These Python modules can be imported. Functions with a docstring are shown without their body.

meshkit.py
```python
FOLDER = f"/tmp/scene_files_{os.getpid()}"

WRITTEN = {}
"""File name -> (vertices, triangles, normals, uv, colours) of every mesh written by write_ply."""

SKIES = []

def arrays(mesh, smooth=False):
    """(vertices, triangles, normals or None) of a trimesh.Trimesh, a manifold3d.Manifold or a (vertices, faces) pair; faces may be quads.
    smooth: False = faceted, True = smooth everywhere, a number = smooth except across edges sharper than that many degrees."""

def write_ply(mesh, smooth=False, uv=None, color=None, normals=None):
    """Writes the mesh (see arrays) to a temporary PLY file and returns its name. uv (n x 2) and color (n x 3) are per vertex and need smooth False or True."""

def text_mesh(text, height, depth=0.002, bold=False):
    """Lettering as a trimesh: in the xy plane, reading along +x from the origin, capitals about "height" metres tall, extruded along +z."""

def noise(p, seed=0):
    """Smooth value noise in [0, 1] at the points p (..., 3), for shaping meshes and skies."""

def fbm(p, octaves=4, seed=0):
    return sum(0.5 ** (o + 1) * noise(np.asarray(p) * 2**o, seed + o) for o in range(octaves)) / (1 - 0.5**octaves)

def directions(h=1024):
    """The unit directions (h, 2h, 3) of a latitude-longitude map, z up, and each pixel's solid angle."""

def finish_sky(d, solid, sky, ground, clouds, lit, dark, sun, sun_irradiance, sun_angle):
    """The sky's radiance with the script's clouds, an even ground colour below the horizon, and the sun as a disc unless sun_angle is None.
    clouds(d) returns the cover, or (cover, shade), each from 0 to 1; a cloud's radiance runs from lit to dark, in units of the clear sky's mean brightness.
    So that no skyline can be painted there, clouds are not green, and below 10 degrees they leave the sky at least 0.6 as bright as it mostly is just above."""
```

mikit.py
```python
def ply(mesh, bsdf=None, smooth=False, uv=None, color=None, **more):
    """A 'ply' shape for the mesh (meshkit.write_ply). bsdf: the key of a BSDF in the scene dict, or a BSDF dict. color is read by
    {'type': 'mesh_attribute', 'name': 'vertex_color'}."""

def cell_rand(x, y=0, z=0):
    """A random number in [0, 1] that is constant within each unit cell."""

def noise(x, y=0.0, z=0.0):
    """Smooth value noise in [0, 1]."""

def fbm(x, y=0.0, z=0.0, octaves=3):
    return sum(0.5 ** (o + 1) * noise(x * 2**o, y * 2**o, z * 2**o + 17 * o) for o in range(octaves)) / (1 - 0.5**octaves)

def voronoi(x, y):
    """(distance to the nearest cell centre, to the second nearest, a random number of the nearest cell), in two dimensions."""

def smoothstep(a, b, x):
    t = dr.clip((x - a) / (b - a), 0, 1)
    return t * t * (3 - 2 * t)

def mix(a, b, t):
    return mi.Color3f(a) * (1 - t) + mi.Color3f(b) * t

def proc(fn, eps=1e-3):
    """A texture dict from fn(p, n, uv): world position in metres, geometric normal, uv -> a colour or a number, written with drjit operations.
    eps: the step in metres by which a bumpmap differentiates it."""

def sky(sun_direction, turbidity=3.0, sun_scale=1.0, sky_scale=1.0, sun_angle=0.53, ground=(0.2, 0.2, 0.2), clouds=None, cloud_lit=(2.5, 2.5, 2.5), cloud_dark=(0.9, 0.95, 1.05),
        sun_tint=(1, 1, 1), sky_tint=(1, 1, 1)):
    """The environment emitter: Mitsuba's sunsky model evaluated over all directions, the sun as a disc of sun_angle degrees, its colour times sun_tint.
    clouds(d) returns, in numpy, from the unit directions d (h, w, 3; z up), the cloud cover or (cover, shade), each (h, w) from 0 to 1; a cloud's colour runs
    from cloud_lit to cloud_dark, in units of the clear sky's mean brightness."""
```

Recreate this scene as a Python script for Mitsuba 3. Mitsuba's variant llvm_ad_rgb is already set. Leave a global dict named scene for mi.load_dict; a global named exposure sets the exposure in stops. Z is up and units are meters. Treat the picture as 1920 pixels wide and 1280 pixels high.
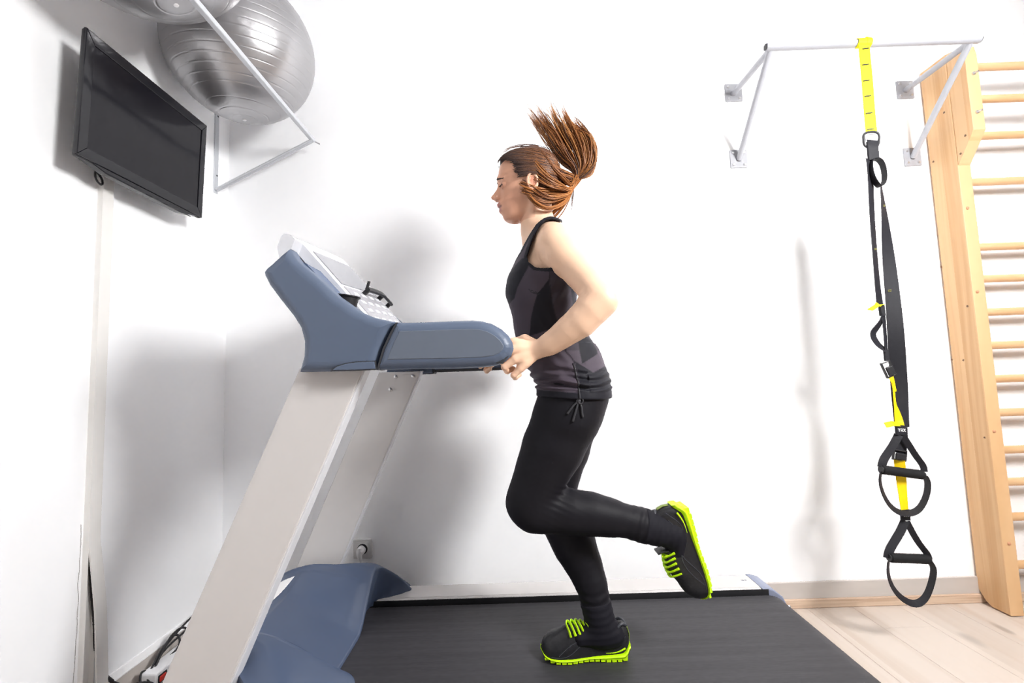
import math, random
import numpy as np, trimesh, shapely, mapbox_earcut
import manifold3d as m3
from shapely.geometry import Polygon
from scipy.interpolate import PchipInterpolator, CubicSpline
import drjit as dr
import mitsuba as mi
import mikit, meshkit
from mikit import proc, noise, fbm, smoothstep, mix, cell_rand

random.seed(5)
rng = np.random.default_rng(5)
T = mi.ScalarTransform4f
scene, labels = {}, {}

# ---------------------------------------------------------------- camera, lights, exposure
exposure = 2.2
scene['camera'] = {'type': 'perspective', 'fov': 96.2899, 'fov_axis': 'x', 'near_clip': 0.02, 'far_clip': 100.0,
                   'to_world': T().look_at(origin=[0.0, -2.05, 1.005], target=[-0.00522, -1.0534, 1.08729], up=[0.03399, -0.08206, 0.99605])}
KEY_POS = np.array([1.85, -2.02, 2.18])        # studio flash head on its stand, to the right of the photographer
KEY_AIM = np.array([0.10, -0.35, 1.15])
KEY_SIZE = 0.70
KEY_POWER = 21.4
CEIL_FILL_POWER = 1.6

# ---------------------------------------------------------------- helpers
def rgb(*c):
    if len(c) == 1 and isinstance(c[0], str):
        h = c[0]
        c = [int(h[i:i + 2], 16) / 255 for i in (0, 2, 4)]
        c = [x / 12.92 if x <= 0.04045 else ((x + 0.055) / 1.055) ** 2.4 for x in c]
    return {'type': 'rgb', 'value': [float(x) for x in c]}


def mat(name, color, rough=0.5, metallic=0.0, spec=0.5, bump=None, two=True, **kw):
    b = {'type': 'principled', 'base_color': color if isinstance(color, dict) else rgb(color),
         'roughness': rough, 'metallic': metallic, 'specular': spec, **kw}
    if bump:
        b = {'type': 'bumpmap', 'arbitrary': bump[0], 'scale': bump[1], 'bsdf': b}
    scene[name] = {'type': 'twosided', 'bsdf': b} if two else b
    return name


def lin(h):
    return rgb(h)['value']


def put(key, mesh, bsdf, smooth=30, label=None, **more):
    base, n = key, 0
    while key in scene:
        n += 1
        key = '%s_%03d' % (base, n)
    scene[key] = mikit.ply(mesh, bsdf, smooth=smooth, **more)
    if label:
        labels.setdefault(key, {})['label'] = label
    return key


def tag(key, label, cat, group=None, kind=None):
    d = labels.setdefault(key, {})
    d['label'] = label
    if cat:
        d['category'] = cat
    if group:
        d['group'] = group
    if kind:
        d['kind'] = kind


def struct(key, mesh, bsdf, label, smooth=False):
    put(key, mesh, bsdf, smooth)
    labels[key] = {'label': label, 'kind': 'structure'}


def cat_(*ms):
    return trimesh.util.concatenate([m for m in ms if m is not None])


def tm(man):
    m = man.to_mesh()
    return trimesh.Trimesh(m.vert_properties[:, :3], m.tri_verts, process=False)


def man(t):
    return m3.Manifold(m3.Mesh(np.asarray(t.vertices, np.float32), np.asarray(t.faces, np.uint32)))


def box(x0, x1, y0, y1, z0, z1, b=0.0):
    """a box with chamfered edges"""
    if b <= 0:
        m = trimesh.creation.box((x1 - x0, y1 - y0, z1 - z0))
        m.apply_translation(((x0 + x1) / 2, (y0 + y1) / 2, (z0 + z1) / 2))
        return m
    P = []
    for sx, X in ((1, x0), (-1, x1)):
        for sy, Y in ((1, y0), (-1, y1)):
            for sz, Z in ((1, z0), (-1, z1)):
                P += [(X, Y + sy * b, Z + sz * b), (X + sx * b, Y, Z + sz * b), (X + sx * b, Y + sy * b, Z)]
    return tm(m3.Manifold.hull_points(np.array(P, np.float32)))


def rbox(x0, x1, y0, y1, z0, z1, r, n=12):
    P = []
    s = tm(m3.Manifold.sphere(r, n)).vertices
    for X in (x0 + r, x1 - r):
        for Y in (y0 + r, y1 - r):
            for Z in (z0 + r, z1 - r):
                P.append(s + (X, Y, Z))
    return tm(m3.Manifold.hull_points(np.vstack(P).astype(np.float32)))


def resample(poly, n=None, step=None, closed=True):
    """n points at even spacing, or every edge cut into pieces of at most step (its corners kept)"""
    p = np.asarray(poly, float)
    if closed:
        p = np.vstack([p, p[:1]])
    if step:
        out = []
        for s, e in zip(p[:-1], p[1:]):
            k = max(1, int(math.ceil(np.linalg.norm(e - s) / step)))
            out.append(s + (e - s) * (np.arange(k) / k)[:, None])
        if not closed:
            out.append(p[-1:])
        return np.vstack(out)
    d = np.r_[0, np.cumsum(np.linalg.norm(np.diff(p, axis=0), axis=1))]
    s = np.linspace(0, d[-1], n + (1 if closed else 0))
    q = np.stack([np.interp(s, d, p[:, k]) for k in range(p.shape[1])], 1)
    return q[:-1] if closed else q


def spline(pts, n, closed=False):
    p = np.asarray(pts, float)
    if closed:
        p = np.vstack([p, p[:1]])
    d = np.r_[0, np.cumsum(np.linalg.norm(np.diff(p, axis=0), axis=1) ** 0.6)]
    cs = CubicSpline(d, p, bc_type='periodic' if closed else 'natural')
    q = cs(np.linspace(0, d[-1], n + (1 if closed else 0)))
    return q[:-1] if closed else q


def inset(p, b):
    """moves the closed outline p (counter-clockwise) inwards by b, vertex by vertex"""
    a = p - np.roll(p, 1, 0)
    c = np.roll(p, -1, 0) - p
    a /= np.linalg.norm(a, axis=1, keepdims=True) + 1e-12
    c /= np.linalg.norm(c, axis=1, keepdims=True) + 1e-12
    n = np.stack([-(a + c)[:, 1], (a + c)[:, 0]], 1)
    n /= np.linalg.norm(n, axis=1, keepdims=True) + 1e-12
    na = np.stack([-a[:, 1], a[:, 0]], 1)
    k = np.clip((n * na).sum(1), 0.35, 1)
    q = p + n * (b / k)[:, None]
    if b > 0.004:      # keep every vertex at the full distance from the outline, so that tight corners do not fold
        g = Polygon(p).buffer(-b, join_style=2)
        if g.geom_type == 'MultiPolygon':
            g = max(g.geoms, key=lambda x: x.area)
        if not g.is_empty:
            e = g.exterior
            q = np.array([e.interpolate(e.project(shapely.Point(v))).coords[0] for v in q])
    return q


def ccw(p):
    p = np.asarray(p, float)
    x, y = p[:, 0], p[:, 1]
    return p if (x * np.roll(y, -1) - y * np.roll(x, -1)).sum() > 0 else p[::-1].copy()


def extr(poly, a, b, bev=0.0, bev2=None, n=3, axis='y', rings=None):
    """closed outline (in xz for axis y, yz for x, xy for z) extruded from a to b along the axis with rounded rims"""
    p = ccw(poly)
    bev2 = bev if bev2 is None else bev2
    R = []
    if bev > 0:
        for i in range(n + 1):
            t = i / n * math.pi / 2
            R.append((a + bev * (1 - math.sin(t)) * 1.0, bev * (1 - math.cos(t))) if False else (a + bev * (1 - math.cos(t)), bev * (1 - math.sin(t))))
    else:
        R.append((a, 0))
    if bev2 > 0:
        for i in range(n, -1, -1):
            t = i / n * math.pi / 2
            R.append((b - bev2 * (1 - math.cos(t)), bev2 * (1 - math.sin(t))))
    else:
        R.append((b, 0))
    if rings:
        R = rings
    V, F, m = [], [], len(p)
    for s, d in R:
        q = inset(p, d) if d else p
        V.append(np.c_[q, np.full(m, s)])
    V = np.vstack(V)
    i = np.arange(m)
    j = (i + 1) % m
    for k in range(len(R) - 1):
        F.append(np.stack([k * m + i, k * m + j, (k + 1) * m + j], 1))
        F.append(np.stack([k * m + i, (k + 1) * m + j, (k + 1) * m + i], 1))
    for k, flip in ((0, True), (len(R) - 1, False)):
        c = V[k * m:(k + 1) * m, :2]
        t = mapbox_earcut.triangulate_float64(np.ascontiguousarray(c), np.array([m], np.uint32)).reshape(-1, 3).astype(int)
        ar = np.cross(c[t[:, 1]] - c[t[:, 0]], c[t[:, 2]] - c[t[:, 0]])
        t = np.where((ar > 0)[:, None], t, t[:, [0, 2, 1]])
        F.append((t[:, ::-1] if flip else t) + k * m)
    F = np.vstack(F)
    if axis == 'y':
        V = V[:, [0, 2, 1]]
        F = F[:, ::-1]
    elif axis == 'x':
        V = V[:, [2, 0, 1]]
    return trimesh.Trimesh(V, F, process=False)


def frames(P, up=None):
    P = np.asarray(P, float)
    t = np.gradient(P, axis=0)
    t /= np.linalg.norm(t, axis=1, keepdims=True) + 1e-12
    if up is not None:
        up = np.broadcast_to(np.asarray(up, float), P.shape)
        u = up - (up * t).sum(1, keepdims=True) * t
        u /= np.linalg.norm(u, axis=1, keepdims=True) + 1e-12
        return t, u, np.cross(t, u)
    u = np.zeros_like(P)
    g = np.array([0, 0, 1.0]) if abs(t[0, 2]) < 0.9 else np.array([1.0, 0, 0])
    u[0] = g - (g @ t[0]) * t[0]
    u[0] /= np.linalg.norm(u[0])
    for k in range(1, len(P)):
        v = u[k - 1] - (u[k - 1] @ t[k]) * t[k]
        u[k] = v / (np.linalg.norm(v) + 1e-12)
    return t, u, np.cross(t, u)


def sweep(P, prof, up=None, scale=None, closed=False, caps=True):
    """profile (n,2) in (u, v) swept along P; scale per point (scalar or pair)"""
    P = np.asarray(P, float)
    prof = ccw(prof)
    if closed:
        if up is not None and np.ndim(up) == 2:
            up = np.vstack([up[-1:], up, up[:1]])
        t, u, w = frames(np.vstack([P[-1:], P, P[:1]]), up)
        t, u, w = t[1:-1], u[1:-1], w[1:-1]
    else:
        t, u, w = frames(P, up)
    s = np.ones((len(P), 2)) if scale is None else np.asarray(scale, float)
    if s.ndim == 1:
        s = np.stack([s, s], 1)
    V = P[:, None] + prof[None, :, :1] * s[:, None, :1] * u[:, None] + prof[None, :, 1:] * s[:, None, 1:] * w[:, None]
    m, n = len(prof), len(P)
    i, k = np.meshgrid(np.arange(m), np.arange(n if closed else n - 1))
    i, k = i.ravel(), k.ravel()
    j, k2 = (i + 1) % m, (k + 1) % n
    F = [np.stack([k * m + i, k * m + j, k2 * m + j], 1), np.stack([k * m + i, k2 * m + j, k2 * m + i], 1)]
    V = V.reshape(-1, 3)
    if caps and not closed:
        V = np.vstack([V, P[:1], P[-1:]])
        a = np.arange(m)
        F.append(np.stack([np.full(m, n * m), (a + 1) % m, a], 1))
        F.append(np.stack([np.full(m, n * m + 1), (n - 1) * m + a, (n - 1) * m + (a + 1) % m], 1))
    return trimesh.Trimesh(V, np.vstack(F), process=False)


def circ(r=1.0, n=10):
    a = np.arange(n) * 2 * math.pi / n
    return np.stack([np.cos(a), np.sin(a)], 1) * r


def tube(P, r, n=10, closed=False, up=None):
    r = np.broadcast_to(np.asarray(r, float), (len(P),))
    return sweep(P, circ(1, n), up=up, scale=r, closed=closed)


def rect(w, h, b=0.0):
    if b <= 0:
        return np.array([(-w, -h), (w, -h), (w, h), (-w, h)]) / 2
    w, h = w / 2, h / 2
    return np.array([(-w + b, -h), (w - b, -h), (w, -h + b), (w, h - b), (w - b, h), (-w + b, h), (-w, h - b), (-w, -h + b)])


def strap(P, side, width, th=0.0022, n=None, closed=False):
    """woven strap along P; side = direction(s) of its width"""
    P = np.asarray(P, float)
    if n:
        S = np.broadcast_to(np.asarray(side, float), P.shape)
        q = spline(np.hstack([P, S]), n, closed) if len(P) > 2 else resample(np.hstack([P, S]), n=n, closed=False)
        P, side = q[:, :3], q[:, 3:]
    return sweep(P, rect(width, th, th * 0.3), up=side, closed=closed)


def rod(p0, p1, r, n=14, bev=0.0):
    p0, p1 = np.asarray(p0, float), np.asarray(p1, float)
    if bev:
        d = (p1 - p0) / np.linalg.norm(p1 - p0)
        return sweep(np.array([p0, p0 + d * bev, p1 - d * bev, p1]), circ(1, n), scale=np.array([r - bev, r, r, r - bev]))
    return sweep(np.array([p0, p1]), circ(r, n))


def lathe(prof, c=(0, 0, 0), axis=(0, 0, 1), n=28):
    """profile of (radius, height) turned about the axis through c"""
    prof = np.asarray(prof, float)
    a = np.arange(n) * 2 * math.pi / n
    V = np.stack([prof[:, None, 0] * np.cos(a), prof[:, None, 0] * np.sin(a), np.broadcast_to(prof[:, None, 1], (len(prof), n))], -1).reshape(-1, 3)
    i, k = np.meshgrid(np.arange(n), np.arange(len(prof) - 1))
    i, k = i.ravel(), k.ravel()
    j = (i + 1) % n
    F = np.vstack([np.stack([k * n + i, k * n + j, (k + 1) * n + j], 1), np.stack([k * n + i, (k + 1) * n + j, (k + 1) * n + i], 1)])
    m = trimesh.Trimesh(V, F, process=False)
    m.apply_transform(trimesh.geometry.align_vectors([0, 0, 1], axis))
    m.apply_translation(c)
    return m


def bolt(c, axis, r=0.006, h=0.004, n=10):
    return lathe([(0.0001, h), (r * 0.6, h), (r * 0.92, h * 0.65), (r, 0), (0.0001, 0)][::-1], c, axis, n)


def grid_mesh(V):
    """V (a, b, 3) -> surface"""
    a, b = V.shape[:2]
    i, j = np.meshgrid(np.arange(a - 1), np.arange(b - 1), indexing='ij')
    q = np.stack([i * b + j, (i + 1) * b + j, (i + 1) * b + j + 1, i * b + j + 1], -1).reshape(-1, 4)
    return trimesh.Trimesh(V.reshape(-1, 3), np.vstack([q[:, [0, 1, 2]], q[:, [0, 2, 3]]]), process=False)


def moved(m, M):
    m = m.copy()
    m.apply_transform(M)
    return m

# ---------------------------------------------------------------- materials
def wallfn(p, n, uv):
    k = fbm(p.x * 1.3, p.y * 1.3, p.z * 1.3, 3)
    return mi.Color3f(0.885, 0.893, 0.905) * (0.985 + 0.03 * k)


mat('m_wall', proc(wallfn), 0.75, spec=0.25, bump=(proc(lambda p, n, uv: fbm(p.x * 70, p.y * 70, p.z * 70, 3), 2e-3), 0.0012))
mat('m_wall_far', rgb(0.42, 0.45, 0.50), 0.8, spec=0.2)  # unseen walls, greyed to cut the bounce light
mat('m_ceiling', rgb(0.70, 0.71, 0.73), 0.9, spec=0.1)
mat('m_skirt', proc(lambda p, n, uv: mi.Color3f(0.50, 0.46, 0.43) * (0.96 + 0.08 * fbm(p.x * 9, p.y * 9, p.z * 30, 3))), 0.45, spec=0.35)
mat('m_skirt_white', rgb(0.78, 0.78, 0.78), 0.35, spec=0.4)


def woodfloor(p, n, uv):
    pl = dr.floor((p.x + 3.0) / 0.192)
    r = cell_rand(pl, 3, 1)
    g = fbm((p.x + r * 7.0) * 34, p.y * 1.5 + r * 31.0, r * 5, 4)
    g2 = fbm((p.x + r * 3.0) * 9 + 0.8 * noise(p.x * 5, p.y * 2.2, r * 9), p.y * 0.9 + r * 11.0, 2.0, 3)
    c = mix((0.505, 0.440, 0.388), (0.445, 0.365, 0.305), smoothstep(0.38, 0.75, 0.45 * g + 0.55 * g2))
    kn = noise(p.x * 11 + 5, p.y * 4.5 + r * 9, 4)
    return mi.Color3f(c * (1 - 0.30 * smoothstep(0.90, 0.98, kn)) * (0.96 + 0.08 * r))


mat('m_floor', proc(woodfloor), 0.42, spec=0.4)
mat('m_floor_gap', rgb(0.25, 0.19, 0.14), 0.8)
mat('m_floor_skirt', proc(lambda p, n, uv: mix((0.60, 0.455, 0.34), (0.47, 0.33, 0.235), smoothstep(0.35, 0.75, fbm(p.x * 4, p.y * 4, p.z * 90, 4)))), 0.45, spec=0.35)

# ---------------------------------------------------------------- the room
XL, XR, YB, YF, HC = -1.300, 5.6, 0.0, -6.6, 3.1
struct('floor', box(XL, XR, YF, YB, -0.10, -0.0085), 'm_floor_gap', 'pale wood laminate floor of the gym')
struct('wall_back', box(XL - 0.1, XR + 0.1, 0.0, 0.12, -0.1, HC), 'm_wall', 'plain white wall behind the treadmill and the wall bars')
struct('wall_left', box(XL - 0.12, XL, YF, 0.0, -0.1, HC), 'm_wall', 'white side wall that carries the television')
struct('wall_right', box(XR, XR + 0.12, YF, 0.0, -0.1, HC), 'm_wall_far', 'grey side wall beyond the wall bars, outside the view')
struct('wall_front', box(XL - 0.1, XR + 0.1, YF - 0.12, YF, -0.1, HC), 'm_wall_far', 'grey wall behind the photographer, outside the view')
struct('ceiling', box(XL - 0.1, XR + 0.1, YF - 0.1, 0.1, HC, HC + 0.1), 'm_ceiling', 'white ceiling above the view')

pl = 0
x = XL + 0.0
k = 0
while x < XR:
    x1 = min(x + 0.192, XR)
    y0 = -(((k * 0.47) % 1.28) + 0.001)
    segs, y = [], 0.0
    e = y0
    while y > YF:
        e2 = max(e, YF)
        if y - e2 > 0.02:
            put('floor__plank', box(x + 0.0004, x1 - 0.0004, e2 + 0.0004, y - 0.0004, -0.0085, 0.0, 0.0006), 'm_floor', False)
        y, e = e2, e2 - 1.28
    x = x1
    k += 1

# skirting of the back wall: beige strip above, laminate strip below
def wavy(x0, x1, y, z0, z1):
    xs = np.linspace(x0, x1, 120)
    top = z1 + 0.0022 * (meshkit.fbm(np.stack([xs * 9, xs * 0, xs * 0], 1), 3, 4) - 0.5) * 2
    poly = np.vstack([np.c_[xs, np.full_like(xs, z0)], np.c_[xs, top][::-1]])
    return extr(poly, y, 0.0, 0.002, 0.0, 2)


struct('baseboard_back', wavy(XL, XR, -0.011, 0.036, 0.104), 'm_skirt', 'beige skirting strip along the foot of the back wall', 30)
put('baseboard_back__laminate_strip', box(XL, XR, -0.018, 0.0, 0.0, 0.037, 0.003), 'm_floor_skirt', False, label='pale wood strip under the beige skirting')
def left_strip(poly):
    return extr(np.array(poly), YF, -0.001, 0.0)


struct('baseboard_left', left_strip([(XL, 0.036), (XL + 0.014, 0.036), (XL + 0.014, 0.106), (XL, 0.106)]), 'm_skirt', 'beige skirting strip along the foot of the side wall')
put('baseboard_left__laminate_strip', left_strip([(XL, 0.0), (XL + 0.020, 0.0), (XL + 0.020, 0.037), (XL, 0.037)]), 'm_floor_skirt', False, label='pale wood strip under the beige skirting')
put('baseboard_left__white_ledge', left_strip([(XL, 0.1062), (XL + 0.0165, 0.1062), (XL + 0.0165, 0.110), (XL + 0.004, 0.127), (XL, 0.128)]), 'm_skirt_white', False, label='white sloped ledge above the skirting')

# ---------------------------------------------------------------- lamps (out of the frame): softbox, added ceiling fill
mat('m_black_cloth', rgb(0.02, 0.02, 0.022), 0.7)
mat('m_lamp_white', rgb(0.85, 0.85, 0.85), 0.4)
mat('m_black_metal', rgb(0.03, 0.03, 0.032), 0.4, metallic=0.3)
d = KEY_AIM - KEY_POS
d /= np.linalg.norm(d)
u = np.cross(d, [0, 0, 1.0])
u /= np.linalg.norm(u)
w = np.cross(u, d)


def oct_ring(r, s, n=8):
    a = (np.arange(n) + 0.5) * 2 * math.pi / n
    return KEY_POS + d * s + (np.cos(a)[:, None] * u + np.sin(a)[:, None] * w) * r


R0 = KEY_SIZE / 2
rings = np.array([oct_ring(R0 + 0.01, 0.03), oct_ring(R0 + 0.012, -0.02), oct_ring(R0 * 0.8, -0.14), oct_ring(0.075, -0.26), oct_ring(0.07, -0.27)])
rings = np.concatenate([rings, rings[:, :1]], 1)
put('studio_softbox__reflector', grid_mesh(rings), 'm_black_cloth', False)
ring = oct_ring(R0, 0.0)
dv = np.vstack([ring, KEY_POS])
df = np.array([[i, (i + 1) % 8, 8] for i in range(8)])
dm = trimesh.Trimesh(dv, df, process=False)
if dm.face_normals[0] @ d < 0:
    dm = trimesh.Trimesh(dv, df[:, ::-1], process=False)
put('studio_softbox__diffuser', dm, 'm_lamp_white', False, emitter={'type': 'area', 'radiance': rgb(KEY_POWER, KEY_POWER * 0.992, KEY_POWER * 0.985)})
hb = KEY_POS - d * 0.27
put('studio_softbox__flash_head', rod(hb - d * 0.24, hb, 0.062, 20, 0.008), 'm_black_metal')
sp = hb - d * 0.12
put('studio_softbox__stand_pole', rod((sp[0], sp[1], 0.55), (sp[0], sp[1], sp[2] - 0.05), 0.0125), 'm_black_metal')
put('studio_softbox__stand_pole', rod((sp[0], sp[1], 0.10), (sp[0], sp[1], 0.60), 0.0165), 'm_black_metal')
for k in range(3):
    a = k * 2 * math.pi / 3 + 0.6
    put('studio_softbox__stand_leg', rod((sp[0], sp[1], 0.55), (sp[0] + 0.5 * math.cos(a), sp[1] + 0.5 * math.sin(a), 0.012), 0.011), 'm_black_metal')
tag('studio_softbox', 'black studio softbox on a tripod stand that lights the runner, outside the view', 'studio lamp')
for k, (lx, ly) in enumerate(((0.2, -2.9), (2.6, -2.9))):  # unseen lamps, added only for fill light
    key = 'added_ceiling_lamp' if k == 0 else 'added_ceiling_lamp_%03d' % k
    put(key + '__housing', box(lx - 0.62, lx + 0.62, ly - 0.16, ly + 0.16, HC - 0.055, HC, 0.004), 'm_lamp_white', False)
    m = trimesh.Trimesh([(lx - 0.6, ly - 0.14, HC - 0.057), (lx + 0.6, ly - 0.14, HC - 0.057), (lx + 0.6, ly + 0.14, HC - 0.057), (lx - 0.6, ly + 0.14, HC - 0.057)], [[0, 2, 1], [0, 3, 2]], process=False)
    put(key + '__diffuser', m, 'm_lamp_white', False, emitter={'type': 'area', 'radiance': rgb(CEIL_FILL_POWER, CEIL_FILL_POWER, CEIL_FILL_POWER * 1.02)})
    tag(key, 'unseen ceiling lamp added for fill light, above and behind the photographer, ' + ('over the treadmill side' if k == 0 else 'over the wall bars side'), 'ceiling lamp')

# ---------------------------------------------------------------- treadmill
def speck(p):
    return fbm(p.x * 420, p.y * 420, p.z * 420, 2)


mat('m_tm_blue', rgb('505c70'), 0.42, spec=0.45, bump=(proc(lambda p, n, uv: speck(p), 1e-3), 0.00025))
mat('m_tm_hood', rgb('465269'), 0.30, spec=0.5, clearcoat=0.25, clearcoat_gloss=0.85)
mat('m_tm_pad', rgb('5b6370'), 0.55, spec=0.35, bump=(proc(lambda p, n, uv: speck(p), 1e-3), 0.0006))
mat('m_tm_inner', rgb('4d5b74'), 0.35, spec=0.45)
mat('m_tm_cap', rgb('7c8398'), 0.35, spec=0.5)
mat('m_tm_white', rgb(0.55, 0.53, 0.52), 0.38, spec=0.45)
mat('m_tm_pale', rgb(0.60, 0.61, 0.64), 0.33, spec=0.5)
mat('m_tm_panel', proc(lambda p, n, uv: mi.Color3f(0.31, 0.31, 0.33) * (0.97 + 0.06 * fbm(p.x * 30, p.y * 30, p.z * 30, 2))), 0.22, spec=0.6)
mat('m_tm_screen', rgb(0.25, 0.255, 0.275), 0.12, spec=0.6)
mat('m_tm_mark', rgb(0.20, 0.21, 0.24), 0.5)
mat('m_black', rgb(0.016, 0.016, 0.018), 0.45, spec=0.4)
mat('m_dark_edge', rgb(0.03, 0.032, 0.038), 0.5, spec=0.4)
mat('m_steel', rgb(0.60, 0.60, 0.61), 0.28, metallic=0.9)


def belt(p, n, uv):
    s = fbm(p.x * 2.0, p.y * 90, 1.0, 4)
    s2 = fbm(p.x * 60, p.y * 260, p.z * 60, 3)
    return mi.Color3f(0.031, 0.0298, 0.0345) * (0.78 + 0.28 * s + 0.22 * s2)


mat('m_belt', proc(belt), 0.52, spec=0.38, bump=(proc(lambda p, n, uv: fbm(p.x * 500, p.y * 500, p.z * 500, 2), 1e-3), 0.0004))

TM = 'treadmill'
tag(TM, 'blue-grey and white treadmill with a black belt that the woman runs on', 'treadmill')
LABEL_CORNERS = [(-0.842, -0.515), (-0.895, -0.371), (-0.818, -0.342), (-0.832, -0.43)]
YC = -0.565                       # its middle line
YN, YFR = YC - 0.455, YC + 0.455   # its two sides
BELT_Z = 0.165

# deck and belt (one closed loop round two rollers)
xr, rr, zr = 0.917, 0.062, 0.103       # rear roller
loop = [(-0.72, BELT_Z), (-0.3, BELT_Z), (0.3, BELT_Z), (0.85, BELT_Z)]
for a in np.linspace(90, -90, 19):
    loop.append((xr + 0.074 * math.cos(math.radians(a)), zr + rr * math.sin(math.radians(a))))
loop += [(-0.72, zr - rr)]
outer = np.array(loop)
put(TM + '__belt', extr(outer, YC - 0.322, YC + 0.320, 0.0015, n=1), 'm_belt', 40)
put(TM + '__deck', box(-0.80, 0.86, YC - 0.40, YC + 0.40, 0.05, BELT_Z - 0.022, 0.004), 'm_black', False)
for s in (-1, 1):
    y0, y1 = (YN, YN + 0.122) if s < 0 else (YFR - 0.122, YFR)
    ri = y0 if s > 0 else y1          # inner edge of the rail
    poly = [(y0, 0.03), (y1, 0.03), (y1, 0.178), (y1 - 0.006, 0.184), (y0 + 0.006, 0.184), (y0, 0.178)]
    put(TM + '__side_rail', extr(resample(np.array(poly), step=0.008), -0.62, 0.915, 0.0, axis='x'), 'm_tm_white', 35, label='white side rail along the belt')
    rail = 'treadmill__side_rail' + ('' if s < 0 else '_001')
    put(rail + '__tread_strip', box(-0.47, 0.905, y0 + 0.012, y1 - 0.012, 0.1835, 0.1858, 0.001), 'm_tm_white', False)
    put(rail + '__inner_edge_shade', box(-0.60, 0.93, min(ri, ri - s * 0.003), max(ri, ri - s * 0.003), 0.06, 0.1815, 0.0), 'm_black', False)  # black strip standing in for the shade below the rail top
    # end cap
    prof = [(0.905, 0.03), (0.985, 0.03), (1.012, 0.062), (1.008, 0.098), (0.984, 0.150), (0.950, 0.178), (0.922, 0.1865), (0.905, 0.187)]
    put(TM + '__end_cap', extr(resample(np.array(prof), step=0.006), y0 - 0.002, y1 + 0.004, 0.006), 'm_tm_cap', 40, label='blue-grey end cap of the side rail')
    put(TM + '__roller_bolt', bolt((1.0, ri - s * 0.004, 0.115), (0, -s, 0), 0.008, 0.006), 'm_steel', 40)
put(TM + '__rear_roller', rod((xr, YC - 0.34, zr), (xr, YC + 0.36, zr), rr - 0.008, 24), 'm_steel', 40)
for s in (-1, 1):
    for xf in (-0.85, 0.80):
        yf = YC + s * 0.36
        put(TM + '__floor_foot', lathe([(0.0001, 0), (0.030, 0), (0.032, 0.006), (0.026, 0.016), (0.012, 0.022), (0.012, 0.06), (0.0001, 0.06)], (xf, yf, 0.0), n=18), 'm_black', 30)
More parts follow.
